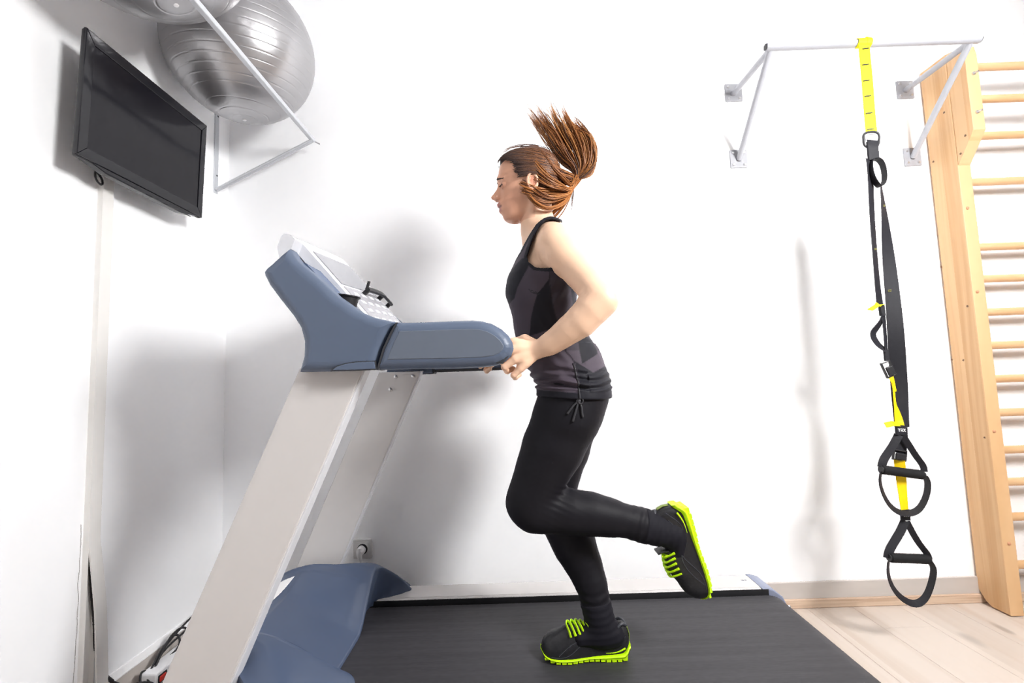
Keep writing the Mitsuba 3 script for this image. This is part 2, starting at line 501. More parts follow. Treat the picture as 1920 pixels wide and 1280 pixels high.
put(TM + '__base_frame', cat_(box(-0.94, 0.88, YC - 0.40, YC - 0.34, 0.03, 0.09, 0.004), box(-0.94, 0.88, YC + 0.34, YC + 0.40, 0.03, 0.09, 0.004), box(-0.94, -0.86, YC - 0.40, YC + 0.40, 0.03, 0.09, 0.004)), 'm_black', False)

for dx_, w_ in ((0.0, 0.010), (0.014, 0.006)):
    put('treadmill__side_rail_001__print_mark', box(0.862 + dx_, 0.862 + dx_ + w_, -0.168, -0.158, 0.1850, 0.1862), 'm_tm_mark', False)

# motor hood: raised shoulders at the sides, a scooped middle that slopes to the belt
sh_far = PchipInterpolator([-1.02, -0.975, -0.935, -0.88, -0.82, -0.763, -0.672, -0.581, -0.521, -0.471, -0.430], [0.15, 0.225, 0.280, 0.322, 0.343, 0.352, 0.347, 0.329, 0.300, 0.268, 0.230])
sh_near = PchipInterpolator([-1.02, -0.975, -0.935, -0.88, -0.82, -0.763, -0.672, -0.581, -0.521, -0.471, -0.430], [0.15, 0.225, 0.285, 0.335, 0.365, 0.378, 0.364, 0.322, 0.285, 0.255, 0.225])
ce = PchipInterpolator([-1.02, -0.985, -0.942, -0.90, -0.84, -0.78, -0.70, -0.60, -0.545], [0.14, 0.205, 0.255, 0.283, 0.297, 0.285, 0.247, 0.195, 0.172])
HN, HF = YC - 0.462, YC + 0.462


def sst(a, b, x):
    t = np.clip((x - a) / (b - a), 0, 1)
    return t * t * (3 - 2 * t)


def hood_z(x, y):
    zc = ce(np.clip(x, -1.02, -0.545))
    if y > YC:
        w_, zs, lip = sst(-0.46, -0.26, y), sh_far(np.clip(x, -1.02, -0.43)), 0.075 * sst(-0.27, HF, y) ** 1.5
    else:
        w_, zs, lip = 1 - sst(-0.81, -0.64, y), sh_near(np.clip(x, -1.02, -0.43)), 0.05 * (1 - sst(HN, -0.82, y)) ** 1.5
    panel = 0.005 * sst(-0.815, -0.80, x) * sst(-0.765, -0.75, y) * (1 - sst(-0.335, -0.32, y)) * (1 - sst(-0.60, -0.56, x))
    return zc * (1 - w_) + (zs - lip) * w_ + panel


def hood_end(y):
    return -0.552 + 0.108 * (sst(-0.255, -0.155, y) if y > YC else 1 - sst(-0.80, -0.66, y))


vs = np.concatenate([np.linspace(HN, -0.84, 14), np.linspace(-0.84, -0.60, 34)[1:], np.linspace(-0.60, -0.42, 10)[1:], np.linspace(-0.42, -0.14, 44)[1:], np.linspace(-0.14, HF, 6)[1:]])
us = np.linspace(0, 1, 90)
G = np.zeros((len(us) + 5, len(vs), 3))
for j, y in enumerate(vs):
    xe, xf = hood_end(y), -0.975 + 0.12 * (max(0, YC - y) / 0.3) ** 3 * (1 if y > -0.868 else (0.303 / (YC - y)) ** 3)
    X = xe + (xf - xe) * us
    Z = hood_z(X, y)
    edge = y > HF - 0.11 or y < HN + 0.11
    ymax = -0.264 + (HF + 0.264) * sst(-0.70, -0.55, X)
    ymin = -0.868 + (HN + 0.868) * sst(-0.74, -0.52, X)
    Y = np.full_like(X, y)
    if y > -0.32:
        Y = -0.32 + (y + 0.32) * (ymax + 0.32) / (HF + 0.32)
    elif y < -0.80:
        Y = -0.80 + (y + 0.80) * (ymin + 0.80) / (HN + 0.80)
    G[3:3 + len(us), j] = np.stack([X, Y, Z], 1)
    yb = Y[-1]
    G[2, j] = (xe + 0.002, y, Z[0] - 0.010)
    G[1, j] = (xe - 0.002, y, Z[0] - 0.02)
    G[0, j] = (xe - 0.03, y, 0.10 if edge else BELT_Z + 0.001)
    G[-2, j] = (xf - 0.012, yb, 0.09)
    G[-1, j] = (xf - 0.01, yb, 0.02)
hood = grid_mesh(G)
sides = []
for s, j in ((-1, 0), (1, len(vs) - 1)):
    top = G[3:, j]
    low = top.copy()
    low[:, 2] = 0.05
    sides.append(grid_mesh(np.stack([top, low])))
put(TM + '__motor_hood', cat_(hood, *sides), 'm_tm_hood', 40, label='blue motor hood with raised shoulders in front of the belt')

# uprights: slanted planks, white
up = np.array([(-0.536, 1.045), (-0.372, 1.045), (-0.690, 0.325), (-0.760, 0.165), (-0.925, 0.165), (-0.855, 0.325)])
up = np.array([(-0.534, 1.05), (-0.370, 1.05), (-0.7650, 0.155), (-0.929, 0.155)])
for y0, y1 in ((YC - 0.355, YC - 0.307), (YC + 0.307, YC + 0.355)):
    k = put(TM + '__upright', extr(resample(up, step=0.02), y0, y1, 0.006, n=2), 'm_tm_white', 30, label='slanted white upright that carries the console')
    e = np.array([(-0.374, 1.05), (-0.366, 1.05), (-0.761, 0.155), (-0.769, 0.155)])
    put(k + '__edge_strip', extr(e, y0 + 0.004, y1 - 0.004, 0.001, n=1), 'm_tm_pale', False)
for px_, pz_ in [(-0.4686, 1.0307), (-0.4000, 1.0304), (-0.4900, 0.9817)]:
    put(TM + '__bolt', bolt((px_, YC + 0.3065, pz_), (0, -1, 0), 0.0075, 0.005, 12), 'm_steel', 40)

# console: two side shells with an arm rest each, a bowed dashboard between them
shell = [(-0.5176, 1.0401), (-0.5074, 1.0771), (-0.5063, 1.1133), (-0.5155, 1.1475), (-0.5339, 1.1769), (-0.5655, 1.2175), (-0.5920, 1.2541), (-0.6041, 1.2785), (-0.6055, 1.2865), (-0.5990, 1.2956), (-0.5834, 1.3084), (-0.5637, 1.3265), (-0.5493, 1.3380), (-0.5427, 1.3432), (-0.5334, 1.3267), (-0.5241, 1.3130), (-0.4977, 1.2894), (-0.4661, 1.2616), (-0.4295, 1.2246), (-0.4034, 1.2052), (-0.3748, 1.1832), (-0.3398, 1.1663), (-0.3061, 1.1573), (-0.2867, 1.1527), (-0.3013, 1.1271), (-0.3185, 1.0914), (-0.3345, 1.0403), (-0.3551, 1.0397), (-0.4067, 1.0389), (-0.4583, 1.0393)]
arm = [(-0.2841, 1.1526), (-0.2633, 1.1506), (-0.2114, 1.1501), (-0.1465, 1.1505), (-0.1012, 1.1502), (-0.0779, 1.1481), (-0.0535, 1.1407), (-0.0306, 1.1269), (-0.0143, 1.1108), (-0.0046, 1.0936), (-0.0025, 1.0793), (-0.0082, 1.0640), (-0.0228, 1.0491), (-0.0462, 1.0396), (-0.0784, 1.0368), (-0.1363, 1.0362), (-0.2135, 1.0375), (-0.2778, 1.0384), (-0.3319, 1.0389), (-0.3159, 1.0887), (-0.2987, 1.1244)]
foot_piece = [(-0.4331, 1.0407), (-0.4217, 1.0491), (-0.4014, 1.0547), (-0.3735, 1.0576), (-0.3330, 1.0581), (-0.3306, 1.0404), (-0.3863, 1.0397)]
for s in (-1, 1):
    def yy(a, b, s=s):
        return (YC - b, YC - a) if s < 0 else (YC + a, YC + b)
    y0, y1 = yy(0.345, 0.40)
    P = resample(np.array(shell), step=0.006)
    k = put(TM + '__console_side', extr(P, y0, y1, 0.022 if s < 0 else 0.004, 0.004 if s < 0 else 0.022, 5), 'm_tm_blue', 40, label='blue-grey console side shell')
    FP = resample(np.array(foot_piece), step=0.006)
    f0, f1 = yy(0.396, 0.4035)
    put(k + '__corner_cover', extr(FP, f0, f1, 0.002, n=2), 'm_tm_blue', 40)
    fg = inset(ccw(FP), -0.0022)
    f0, f1 = yy(0.390, 0.4012)
    put(k + '__cover_joint', extr(fg, f0, f1, 0.0), 'm_dark_edge', False)
    a0, a1 = yy(0.335, 0.405)
    P = resample(np.array(arm), step=0.006)
    if s > 0:      # the inner arm rest ends a little higher
        P = resample(np.array(Polygon(P).intersection(shapely.box(-2, 1.050, 2, 3)).exterior.coords)[:-1], step=0.006)
    k = put(TM + '__arm_rest', extr(P, a0, a1, 0.026 if s < 0 else 0.022, 0.022 if s < 0 else 0.026, 6), 'm_tm_blue', 40, label='rounded arm rest')
    g0, g1 = yy(0.400, 0.4062)
    Q = resample(np.array(Polygon(P).buffer(-0.0225).exterior.coords)[:-1], step=0.006)
    put(k + '__grip_pad', extr(Q, g0, g1, 0.0015, n=1), 'm_tm_pad', 40, label='grained grey grip pad')
    # seam between shell and arm rest, dark strip under the arm rest
    g0, g1 = yy(0.345, 0.398)
    sm = [(-0.2821, 1.1500), (-0.2777, 1.1499), (-0.2920, 1.1222), (-0.3089, 1.0871), (-0.3246, 1.0377), (-0.3297, 1.0378), (-0.3140, 1.0886), (-0.2971, 1.1237)]
    put(k + '__joint', extr(np.array(sm), g0, g1, 0), 'm_dark_edge', False)
    us_ = [(-0.32, 1.044), (-0.03, 1.044), (-0.015, 1.060), (-0.32, 1.060)]
    g0, g1 = yy(0.345, 0.395)
    put(k + '__underside', extr(np.array(us_), g0, g1, 0.002, n=1), 'm_dark_edge', False)

# dashboard: sloping, slightly bulging slab between the sides with a bowed upper edge
cx0, cz0 = -0.365, 1.150     # foot of the slope
cx1, cz1 = -0.575, 1.399     # its top
sl = np.array([cx1 - cx0, 0, cz1 - cz0])
SL = np.linalg.norm(sl)
sl /= SL
nn = np.array([sl[2], 0, -sl[0]])
C0 = np.array([cx0, YC, cz0])
DW = 0.262


def dash(a, b, h=0.0):
    """point of the dashboard: a along its width (y), b up the slope, h above it"""
    return C0 + np.array([0, 1.0, 0]) * a + sl * b + nn * (h + 0.026 * (1.02 - math.sqrt((a / DW) ** 2 + 0.006))) - nn * 0.12 * max(0, 0.06 - b)


def patch(w, b0, top, drop, h0, h1, n=24, m=10, r=0.0):
    """piece of the dashboard of half width w, from b0 up to the bowed edge, h0..h1 thick"""
    A = np.linspace(-w, w, n)
    rows = []
    for a in A:
        f = abs(a) / w
        lo = b0 + r * max(0, (f - 0.85) / 0.15) ** 2
        hi = top - drop * f ** 2 - r * max(0, (f - 0.85) / 0.15) ** 2
        bs = np.linspace(lo, hi, m)
        rows.append([dash(a, bs[0], h0)] + [dash(a, bs[0], h1)] + [dash(a, b, h1) for b in bs[1:-1]] + [dash(a, bs[-1], h1), dash(a, bs[-1], h0)])
    rows = [[dash(-w, b0 + (top - b0) * 0.5, h0)] * len(rows[0])] * 0 + [[p - nn * (h1 - h0) for p in rows[0]]] + rows + [[p - nn * (h1 - h0) for p in rows[-1]]]
    return grid_mesh(np.array(rows)[:, ::-1])


def slab(a0, a1, b0, b1, h0, h1):
    P = np.array([dash(a, b, h) for a in (a0, a1) for b in (b0, b1) for h in (h0, h1)], np.float32)
    return tm(m3.Manifold.hull_points(P))


put(TM + '__dashboard', patch(DW, 0.0, SL, 0.0, -0.028, 0.0, 30, 12), 'm_tm_pale', 35, label='pale console dashboard')
put(TM + '__dashboard__keypad', patch(0.235, 0.02, SL * 0.50, 0.0, -0.001, 0.0018, 20, 8), 'm_tm_panel', 35)
put(TM + '__dashboard__display', patch(0.235, SL * 0.53, SL - 0.03, 0.0, -0.001, 0.0022, 20, 8), 'm_tm_screen', 35)
for b in np.linspace(0.045, 0.14, 4):
    for a in np.linspace(-0.19, 0.19, 8):
        put(TM + '__dashboard__key', slab(a - 0.014, a + 0.014, b - 0.006, b + 0.006, 0.0010, 0.0034), 'm_tm_pale', False)
# inner tray of the console between the sides, and its back
tray = [(-0.5979, 1.3867), (-0.6220, 1.3526), (-0.6875, 1.3549), (-0.6941, 1.3116), (-0.6527, 1.2582), (-0.5979, 1.1824), (-0.5504, 1.0957), (-0.4490, 1.0551), (-0.3298, 1.1102), (-0.3290, 1.1613), (-0.3764, 1.1800), (-0.4274, 1.1937), (-0.4646, 1.2259), (-0.5498, 1.3326)]
tray = np.array([(-0.575, 1.335), (-0.590, 1.290), (-0.555, 1.210), (-0.470, 1.080), (-0.40, 1.060), (-0.300, 1.060), (-0.268, 1.125), (-0.300, 1.135), (-0.345, 1.118), (-0.52, 1.315)])
put(TM + '__console_tray', extr(resample(tray, step=0.012), YC - 0.35, YC + 0.35, 0.0), 'm_tm_inner', 40, label='blue inner tray of the console')
cap = []
prof_ = [(-0.006, 0.0008), (0.004, 0.0012), (0.016, -0.002), (0.025, -0.010), (0.024, -0.022), (0.010, -0.046), (-0.015, -0.060), (-0.030, -0.055), (-0.022, -0.030)]
for x in np.linspace(-0.318, 0.318, 41):
    xx = np.clip(x, -DW, DW)
    f = 0.010 * max(0, (abs(x) - 0.2) / 0.118) ** 2
    cap.append([dash(xx, SL + b_ - f, h_) + np.array([0, x - xx, 0]) for b_, h_ in prof_ + prof_[:1]])
ends = []
for r_, fl in ((cap[0], 1), (cap[-1], -1)):
    P_ = np.array(r_[:-1])
    c_ = P_.mean(0)
    ends.append(grid_mesh(np.array([np.vstack([P_, P_[:1]]), np.repeat(c_[None], len(P_) + 1, 0)])[::fl]))
put(TM + '__console_brow', cat_(grid_mesh(np.array(cap)), *ends), 'm_tm_pale', 50, label='pale upper edge of the console')
# cup holders
for s in (-1, 1):
    c = (-0.432, YC + s * 0.308, 1.232)
    put(TM + '__cup_holder', lathe([(0.0001, -0.070), (0.020, -0.070), (0.030, 0.0), (0.034, 0.0), (0.0345, 0.003), (0.0325, 0.0035), (0.028, -0.001), (0.018, -0.060), (0.0001, -0.060)], c, (0.12, 0, 1), 30), 'm_black', 40, label='black cup holder beside the dashboard')
# reading ledge: black bar on three posts
LB = SL * 0.47
put(TM + '__reading_ledge', cat_(sweep(np.array([dash(q, LB, 0.022) for q in np.linspace(-0.125, 0.14, 9)]), rect(0.010, 0.016, 0.002), up=nn), *[sweep(np.array([dash(q, LB, 0.0), dash(q, LB, 0.022)]), rect(0.012, 0.012, 0.001), up=(0, 1, 0)) for q in (-0.115, 0.01, 0.13)],
    sweep(np.array([dash(-0.122, LB + 0.004, 0.022), dash(-0.122, LB + 0.016, 0.040)]), rect(0.006, 0.008, 0.001), up=(0, 1, 0))), 'm_black', 20, label='black reading ledge on the dashboard')
# cross bar with heart-rate grips between the arm rests, hidden for the most part
put(TM + '__cross_bar', tube(np.array([(-0.40, YC - 0.34, 1.075), (-0.34, YC - 0.2, 1.075), (-0.33, YC, 1.075), (-0.34, YC + 0.2, 1.075), (-0.40, YC + 0.34, 1.075)]), 0.016, 12), 'm_black', 40)
# white paper label on the front of the hood
def hood_patch(corners, n=10, lift=0.0012):
    c = np.array(corners)
    R = []
    for u in np.linspace(0, 1, n):
        row = []
        for v in np.linspace(0, 1, n):
            q = (c[0] * (1 - u) + c[1] * u) * (1 - v) + (c[3] * (1 - u) + c[2] * u) * v
            row.append((q[0], q[1], float(hood_z(q[0], q[1])) + lift))
        R.append(row)
    return grid_mesh(np.array(R))


put(TM + '__motor_hood__paper_label', hood_patch(LABEL_CORNERS), 'm_skirt_white', True, label='white paper label on the hood')

# ---------------------------------------------------------------- television
mat('m_tv_gloss', rgb(0.009, 0.009, 0.012), 0.1, spec=0.4)
mat('m_tv_screen', rgb(0.0055, 0.0050, 0.0080), 0.11, spec=0.28)
mat('m_tv_back', rgb(0.02, 0.02, 0.022), 0.5)
y0, y1 = -0.830, -0.318          # near and far side
zb, zt = 1.668, 2.046
xb, xt = XL + 0.100, XL + 0.112  # front plane, leaning a little forward at the top
upv = np.array([xt - xb, 0, zt - zb])
HT = np.linalg.norm(upv)
upv /= HT
nv = np.array([upv[2], 0, -upv[0]])
O = np.array([xb, 0, zb])


def tvp(P, h0, h1, bev, n=2, step=0.02):
    """outline P of (y, height) on the front plane, from depth h0 to h1 (towards the room)"""
    m = extr(resample(np.array(P), step=step), h0, h1, bev[0], bev[1], n, axis='z')
    v = np.asarray(m.vertices)
    return trimesh.Trimesh(O + np.outer(v[:, 0], [0, 1.0, 0]) + np.outer(v[:, 1], upv) + np.outer(v[:, 2], nv), m.faces, process=False)


def rr(a0, a1, b0, b1, r=0.008, n=4):
    P = []
    for cx_, cy_, s in ((a1 - r, b0 + r, -90), (a1 - r, b1 - r, 0), (a0 + r, b1 - r, 90), (a0 + r, b0 + r, 180)):
        for t in np.linspace(0, 90, n):
            q = math.radians(s + t)
            P.append((cx_ + r * math.cos(q), cy_ + r * math.sin(q)))
    return P


tag('television', 'black flat television mounted high on the side wall beneath the exercise balls', 'television')
put('television__cabinet', tvp(rr(y0, y1, 0.0, HT, 0.006), -0.016, -0.006, (0.004, 0.002)), 'm_tv_back', 30)
put('television__back_cover', tvp(rr(y0 + 0.05, y1 - 0.05, 0.03, HT - 0.03, 0.02), -0.045, -0.014, (0.012, 0.0)), 'm_tv_back', 30)
bez_o = np.array(resample(np.array(rr(y0, y1, 0.004, HT, 0.006)), step=0.012))
# bezel: four glossy bars, the inner edges sloping down to the screen
sy0, sy1, sz0, sz1 = y0 + 0.030, y1 - 0.026, 0.036, HT - 0.034
for q in ([(y0, 0.004), (sy0, sz0), (sy0, sz1), (y0, HT)], [(y1, 0.004), (y1, HT), (sy1, sz1), (sy1, sz0)], [(y0, HT), (sy0, sz1), (sy1, sz1), (y1, HT)], [(y0, 0.004), (y1, 0.004), (sy1, sz0), (sy0, sz0)]):
    put('television__bezel', tvp(q, -0.008, 0.0, (0.0, 0.0025), 2, 0.2), 'm_tv_gloss', 40)
put('television__screen', tvp([(sy0 - 0.002, sz0 - 0.002), (sy1 + 0.002, sz0 - 0.002), (sy1 + 0.002, sz1 + 0.002), (sy0 - 0.002, sz1 + 0.002)], -0.010, -0.0035, (0, 0), 1, 0.5), 'm_tv_screen', False, label='dark switched-off screen')
put('television__lower_lip', tvp([(y0 + 0.03, 0.006), (y0 + 0.10, -0.010), (y1 - 0.10, -0.014), (y1 - 0.01, 0.006)], -0.028, -0.004, (0.002, 0.003), 2, 0.03), 'm_tv_gloss', 40, label='curved lower lip of the cabinet')
for k in range(4):
    a = y0 + 0.20 + 0.07 * k
    put('television__speaker_grille', tvp(rr(a, a + 0.045, -0.0125, -0.0095, 0.001, 2), -0.005, -0.0026, (0, 0.0003), 1, 0.01), 'm_black', False)
m = rbox(XL + 0.001, XL + 0.075, (y0 + y1) / 2 - 0.06, (y0 + y1) / 2 + 0.06, zb + 0.10, zb + 0.26, 0.004, 8)
put('television__wall_mount', m, 'm_black_metal', 30)
tube_pts = spline([(XL + 0.045 - 0.004 * i, y_, z_) for i, (y_, z_) in enumerate([(-0.6946, 1.7134), (-0.7060, 1.6875), (-0.7052, 1.6693), (-0.6938, 1.6559), (-0.6753, 1.6521), (-0.6664, 1.6629), (-0.6690, 1.6790), (-0.6771, 1.6926), (-0.6820, 1.7195)])], 40)
put('television_cable', tube(tube_pts, 0.0032, 8), 'm_black', True)
tag('television_cable', 'thin black cable looping out under the television above the white cable duct', 'cable')

# ---------------------------------------------------------------- cable duct on the side wall
mat('m_duct', rgb(0.74, 0.725, 0.70), 0.4, spec=0.4)
dy0, dy1, dx = -0.655, -0.619, XL + 0.017
ch = [(XL, dy0), (dx, dy0), (dx, dy0 + 0.002), (XL + 0.002, dy0 + 0.002), (XL + 0.002, dy1 - 0.002), (dx, dy1 - 0.002), (dx, dy1), (XL, dy1)]
tag('cable_duct', 'white plastic cable duct from the television down to the floor, its cover open low down', 'cable duct')
put('cable_duct__channel', extr(np.array(ch), 0.128, 1.69, 0.0, axis='z'), 'm_duct', False)
cover = np.array([(dx - 0.003, dy0 - 0.0012), (dx + 0.002, dy0 - 0.0012), (dx + 0.002, dy1 + 0.0012), (dx - 0.003, dy1 + 0.0012), (dx - 0.003, dy1 - 0.0002), (dx, dy1 - 0.0002), (dx, dy0 + 0.0002), (dx - 0.003, dy0 + 0.0002)])
zz = np.linspace(1.688, 0.12, 64)
P = [(0, 0, z) for z in zz]
V = []
for z in zz:
    t = max(0.0, (0.56 - z) / 0.44)
    V.append(np.c_[cover[:, 0] + 0.012 * min(1, t * 2.2), cover[:, 1] + 0.034 * t ** 0.8 if t > 0 else cover[:, 1], np.full(len(cover), z)])
V = np.array(V)
cm = grid_mesh(np.concatenate([V, V[:, :1]], 1))
put('cable_duct__cover', cm, 'm_duct', 30, label='snap-on cover, sprung loose at its lower end')
pts = spline([(XL + 0.008, -0.637, 0.75), (XL + 0.010, -0.636, 0.50), (XL + 0.015, -0.632, 0.40), (XL + 0.018, -0.622, 0.30), (XL + 0.016, -0.612, 0.22), (XL + 0.022, -0.590, 0.155), (XL + 0.035, -0.575, 0.125)], 40)
put('duct_cable', tube(pts, 0.0055, 10), 'm_black', True)
tag('duct_cable', 'black cable showing in the gap of the opened white cable duct', 'cable')
# crack in the plaster beside the duct
cr = []
for z in np.linspace(0.62, 0.10, 60):
    cr.append((XL + 0.0004, dy0 - 0.004 - 0.010 * max(0, 0.40 - z) - 0.008 * (meshkit.fbm(np.array([[z * 22, 3, 1.0]]), 4, 2)[0]), z))
mat('m_crack', rgb(0.36, 0.34, 0.33), 0.9, spec=0.05)
put('wall_left__plaster_crack', sweep(np.array(cr), rect(0.0016, 0.0008), up=(0, 1, 0)), 'm_crack', False, label='thin crack in the plaster beside the cable duct')

# ---------------------------------------------------------------- power strip with its tangle of cables
mat('m_plastic_white', rgb(0.76, 0.76, 0.77), 0.32, spec=0.5)
mat('m_red', rgb(0.62, 0.03, 0.02), 0.3, spec=0.5, clearcoat=0.4)
tag('power_strip', 'white power strip with a red rocker switch beside the foot of the treadmill', 'power strip')
PX, PZ = -1.225, 0.068
put('power_strip__body', rbox(PX - 0.03, PX + 0.028, -0.488, -0.10, PZ - 0.022, PZ + 0.024, 0.007), 'm_plastic_white', 40)
put('power_strip__switch_frame', rbox(PX - 0.012, PX + 0.0305, -0.481, -0.444, PZ - 0.013, PZ + 0.013, 0.002, 8), 'm_black', 30)
put('power_strip__switch', rbox(PX - 0.008, PX + 0.0335, -0.477, -0.449, PZ - 0.009, PZ + 0.009, 0.003, 8), 'm_red', 30, label='red rocker switch')
for yy_ in (-0.37, -0.31, -0.25, -0.19, -0.13):
    put('power_strip__socket', lathe([(0.0001, -0.001), (0.016, -0.001), (0.0165, 0.0025), (0.0185, 0.003), (0.0195, 0.0)][::-1], (PX + 0.0275, yy_, PZ), (1, 0, 0), 24), 'm_black', 40, label='round socket')
put('power_strip__bracket', box(PX - 0.03, PX + 0.02, -0.46, -0.12, 0.0, PZ - 0.02, 0.003), 'm_black', False)
prng = np.random.default_rng(3)
cab = [
    [(XL + 0.035, -0.575, 0.125), (-1.245, -0.535, 0.088), (-1.225, -0.505, 0.078), (-1.19, -0.47, 0.045), (-1.15, -0.42, 0.012), (-1.08, -0.36, 0.008)],
    [(-1.235, -0.475, 0.060), (-1.235, -0.42, 0.115), (-1.24, -0.36, 0.150), (-1.235, -0.31, 0.145), (-1.225, -0.30, 0.12), (-1.20, -0.30, 0.09)],
    [(-1.235, -0.48, 0.070), (-1.245, -0.40, 0.125), (-1.245, -0.33, 0.130), (-1.23, -0.345, 0.100), (-1.235, -0.40, 0.085), (-1.21, -0.46, 0.05)],
    [(-1.230, -0.485, 0.055), (-1.250, -0.40, 0.110), (-1.255, -0.32, 0.135), (-1.258, -0.22, 0.150), (-1.255, -0.10, 0.135)],
    [(-1.235, -0.475, 0.080), (-1.255, -0.38, 0.105), (-1.258, -0.28, 0.115), (-1.255, -0.15, 0.130), (-1.250, -0.06, 0.12)],
    [(-1.20, -0.50, 0.012), (-1.21, -0.49, 0.05), (-1.228, -0.485, 0.075), (-1.24, -0.47, 0.055), (-1.22, -0.46, 0.03), (-1.16, -0.44, 0.01)],
    [(-1.21, -0.515, 0.03), (-1.235, -0.505, 0.075), (-1.25, -0.48, 0.095), (-1.24, -0.455, 0.07), (-1.20, -0.46, 0.03), (-1.12, -0.47, 0.01)],
]
lab_ = ['black cable coming from the cable duct down to the power strip', 'black cable in a tall loop above the white power strip', 'black cable in a small loop behind the power strip', 'upper black cable running along the skirting behind the treadmill upright',
        'lower black cable running along the skirting behind the treadmill upright', 'black cable bundled at the near end of the power strip', 'black cable coiled lowest on the floor by the power strip']
for k, P in enumerate(cab):
    key = 'power_cable' if k == 0 else 'power_cable_%03d' % k
    put(key, tube(spline(P, 40), 0.0034, 8), 'm_black', True)
    tag(key, lab_[k], 'cable', 'black cables tangled at the power strip')

# ---------------------------------------------------------------- ball rack and exercise balls
mat('m_rack', rgb(0.56, 0.58, 0.61), 0.35, spec=0.5, metallic=0.35)
tag('ball_rack', 'pale metal wall rack with angled brackets that holds the exercise balls in the corner', 'wall rack')
BX, BZ = -0.872, 2.102
put('ball_rack__front_bar', sweep(np.array([(BX, -0.082, BZ), (BX, -1.75, BZ)]), rect(0.018, 0.018, 0.002), up=(0, 0, 1)), 'm_rack', 30, label='long front bar under the balls')
for yy_ in (-0.094, -1.62):
    k = put('ball_rack__bracket', cat_(box(XL + 0.0002, XL + 0.004, yy_ - 0.014, yy_ + 0.014, 1.868, 2.52, 0.001),
            sweep(np.array([(XL + 0.004, yy_, 1.874), (BX + 0.002, yy_, BZ - 0.012)]), rect(0.005, 0.026, 0.001), up=(0, 0, 1)) if False else
            sweep(np.array([(XL + 0.006, yy_, 1.882), (BX + 0.006, yy_, BZ - 0.006)]), rect(0.026, 0.006, 0.001), up=(0, 1, 0)),
            sweep(np.array([(XL + 0.006, yy_, 1.882), (BX + 0.006, yy_, BZ - 0.006)]), rect(0.004, 0.020, 0.001), up=(0, 1, 0))), 'm_rack', 30, label='angled bracket on the side wall')
    for zc_ in (1.95, 2.225, 2.47):
        put(k + '__screw', bolt((XL + 0.004, yy_ + 0.004, zc_), (1, 0, 0), 0.004, 0.002, 8), 'm_black', 30)
    put(k + '__end_bolt', rod((BX + 0.004, yy_ + 0.02, BZ - 0.002), (BX + 0.024, yy_ + 0.03, BZ - 0.010), 0.0035, 8), 'm_steel', 30)


def ballcolor(p, n, uv):
    return mi.Color3f(0.43, 0.425, 0.435) * (0.97 + 0.06 * fbm(p.x * 5, p.y * 5, p.z * 5, 3))


mat('m_ball', proc(ballcolor), 0.33, metallic=0.80, spec=0.5)
mat('m_ball_plug', rgb(0.75, 0.75, 0.76), 0.4)


def gym_ball(r, c, axis, clamp):
    ang = np.radians(np.concatenate([np.linspace(0.5, 180 - 0.5, 420)]))
    groove = np.radians([9, 19, 29] + list(np.arange(42, 140, 6.5)) + [151, 161, 171])
    dep = np.zeros_like(ang)
    for g in groove:
        dep = np.maximum(dep, np.exp(-((ang - g) / math.radians(0.30)) ** 2))
    rad = r - 0.0012 * dep
    prof = np.stack([np.sin(ang) * rad, -np.cos(ang) * rad], 1)
    m = lathe(prof, (0, 0, 0), (0, 0, 1), 128)
    m.apply_transform(trimesh.geometry.align_vectors([0, 0, -1], axis))
    m.apply_translation(c)
    v = np.array(m.vertices)
    for q, nrm in clamp:
        h = (v - q) @ nrm
        v -= np.where(h > 0, h, 0)[:, None] * nrm
    m = trimesh.Trimesh(v, m.faces, process=False)
    pc = np.array(c) + np.array(axis) / np.linalg.norm(axis) * (r - 0.0005)
    return m, lathe([(0.0001, 0.003), (0.006, 0.003), (0.0075, 0.0)][::-1], pc, axis, 16)


c1, c2 = np.array([-1.035, -0.350, 2.330]), np.array([-1.000, -0.903, 2.380])
nb = (c2 - c1) / np.linalg.norm(c2 - c1)
mid = c1 + nb * 0.2665
for key, r, c, ax, cl, l in (('exercise_ball', 0.265, c1, (-0.03, 0.14, -0.99), [(mid, nb), (np.array([XL + 0.003, 0, 0]), np.array([-1.0, 0, 0]))], 'silver exercise ball in the corner, between the rack bar and the back wall'),
                             ('exercise_ball_001', 0.305, c2, (0.25, 0.2, -0.95), [(mid + nb * 0.002, -nb), (np.array([XL + 0.003, 0, 0]), np.array([-1.0, 0, 0]))], 'larger silver exercise ball above the television, cut by the upper edge')):
    b_, p_ = gym_ball(r, c, ax, cl)
    put(key + '__ball', b_, 'm_ball', 60)
    put(key + '__plug', p_, 'm_ball_plug', 40)
    tag(key, l, 'exercise ball', 'silver exercise balls on the corner rack')

# ---------------------------------------------------------------- socket on the back wall
mat('m_socket', rgb(0.62, 0.615, 0.605), 0.35, spec=0.45)
sx, sz = -0.686, 0.297
tag('wall_socket', 'white square wall socket low on the back wall behind the treadmill', 'wall socket')
put('wall_socket__frame', extr(resample(np.array(rr(sx - 0.041, sx + 0.041, sz - 0.041, sz + 0.041, 0.007)), step=0.006), -0.009, 0.0, 0.004, 0.0, 3), 'm_socket', 30)
put('wall_socket__insert', extr(resample(np.array(rr(sx - 0.029, sx + 0.029, sz - 0.030, sz + 0.030, 0.003)), step=0.006), -0.0115, -0.005, 0.0015, 0.0, 2), 'm_socket', 30)
put('wall_socket__socket_well', lathe([(0.0001, 0.0008), (0.0195, 0.0008), (0.0215, 0.001), (0.0225, 0.0)][::-1], (sx + 0.001, -0.0112, sz + 0.001), (0, -1, 0), 30), 'm_black', 30)
tag('power_plug', 'white power plug with a white lead, pushed into the wall socket', 'plug')
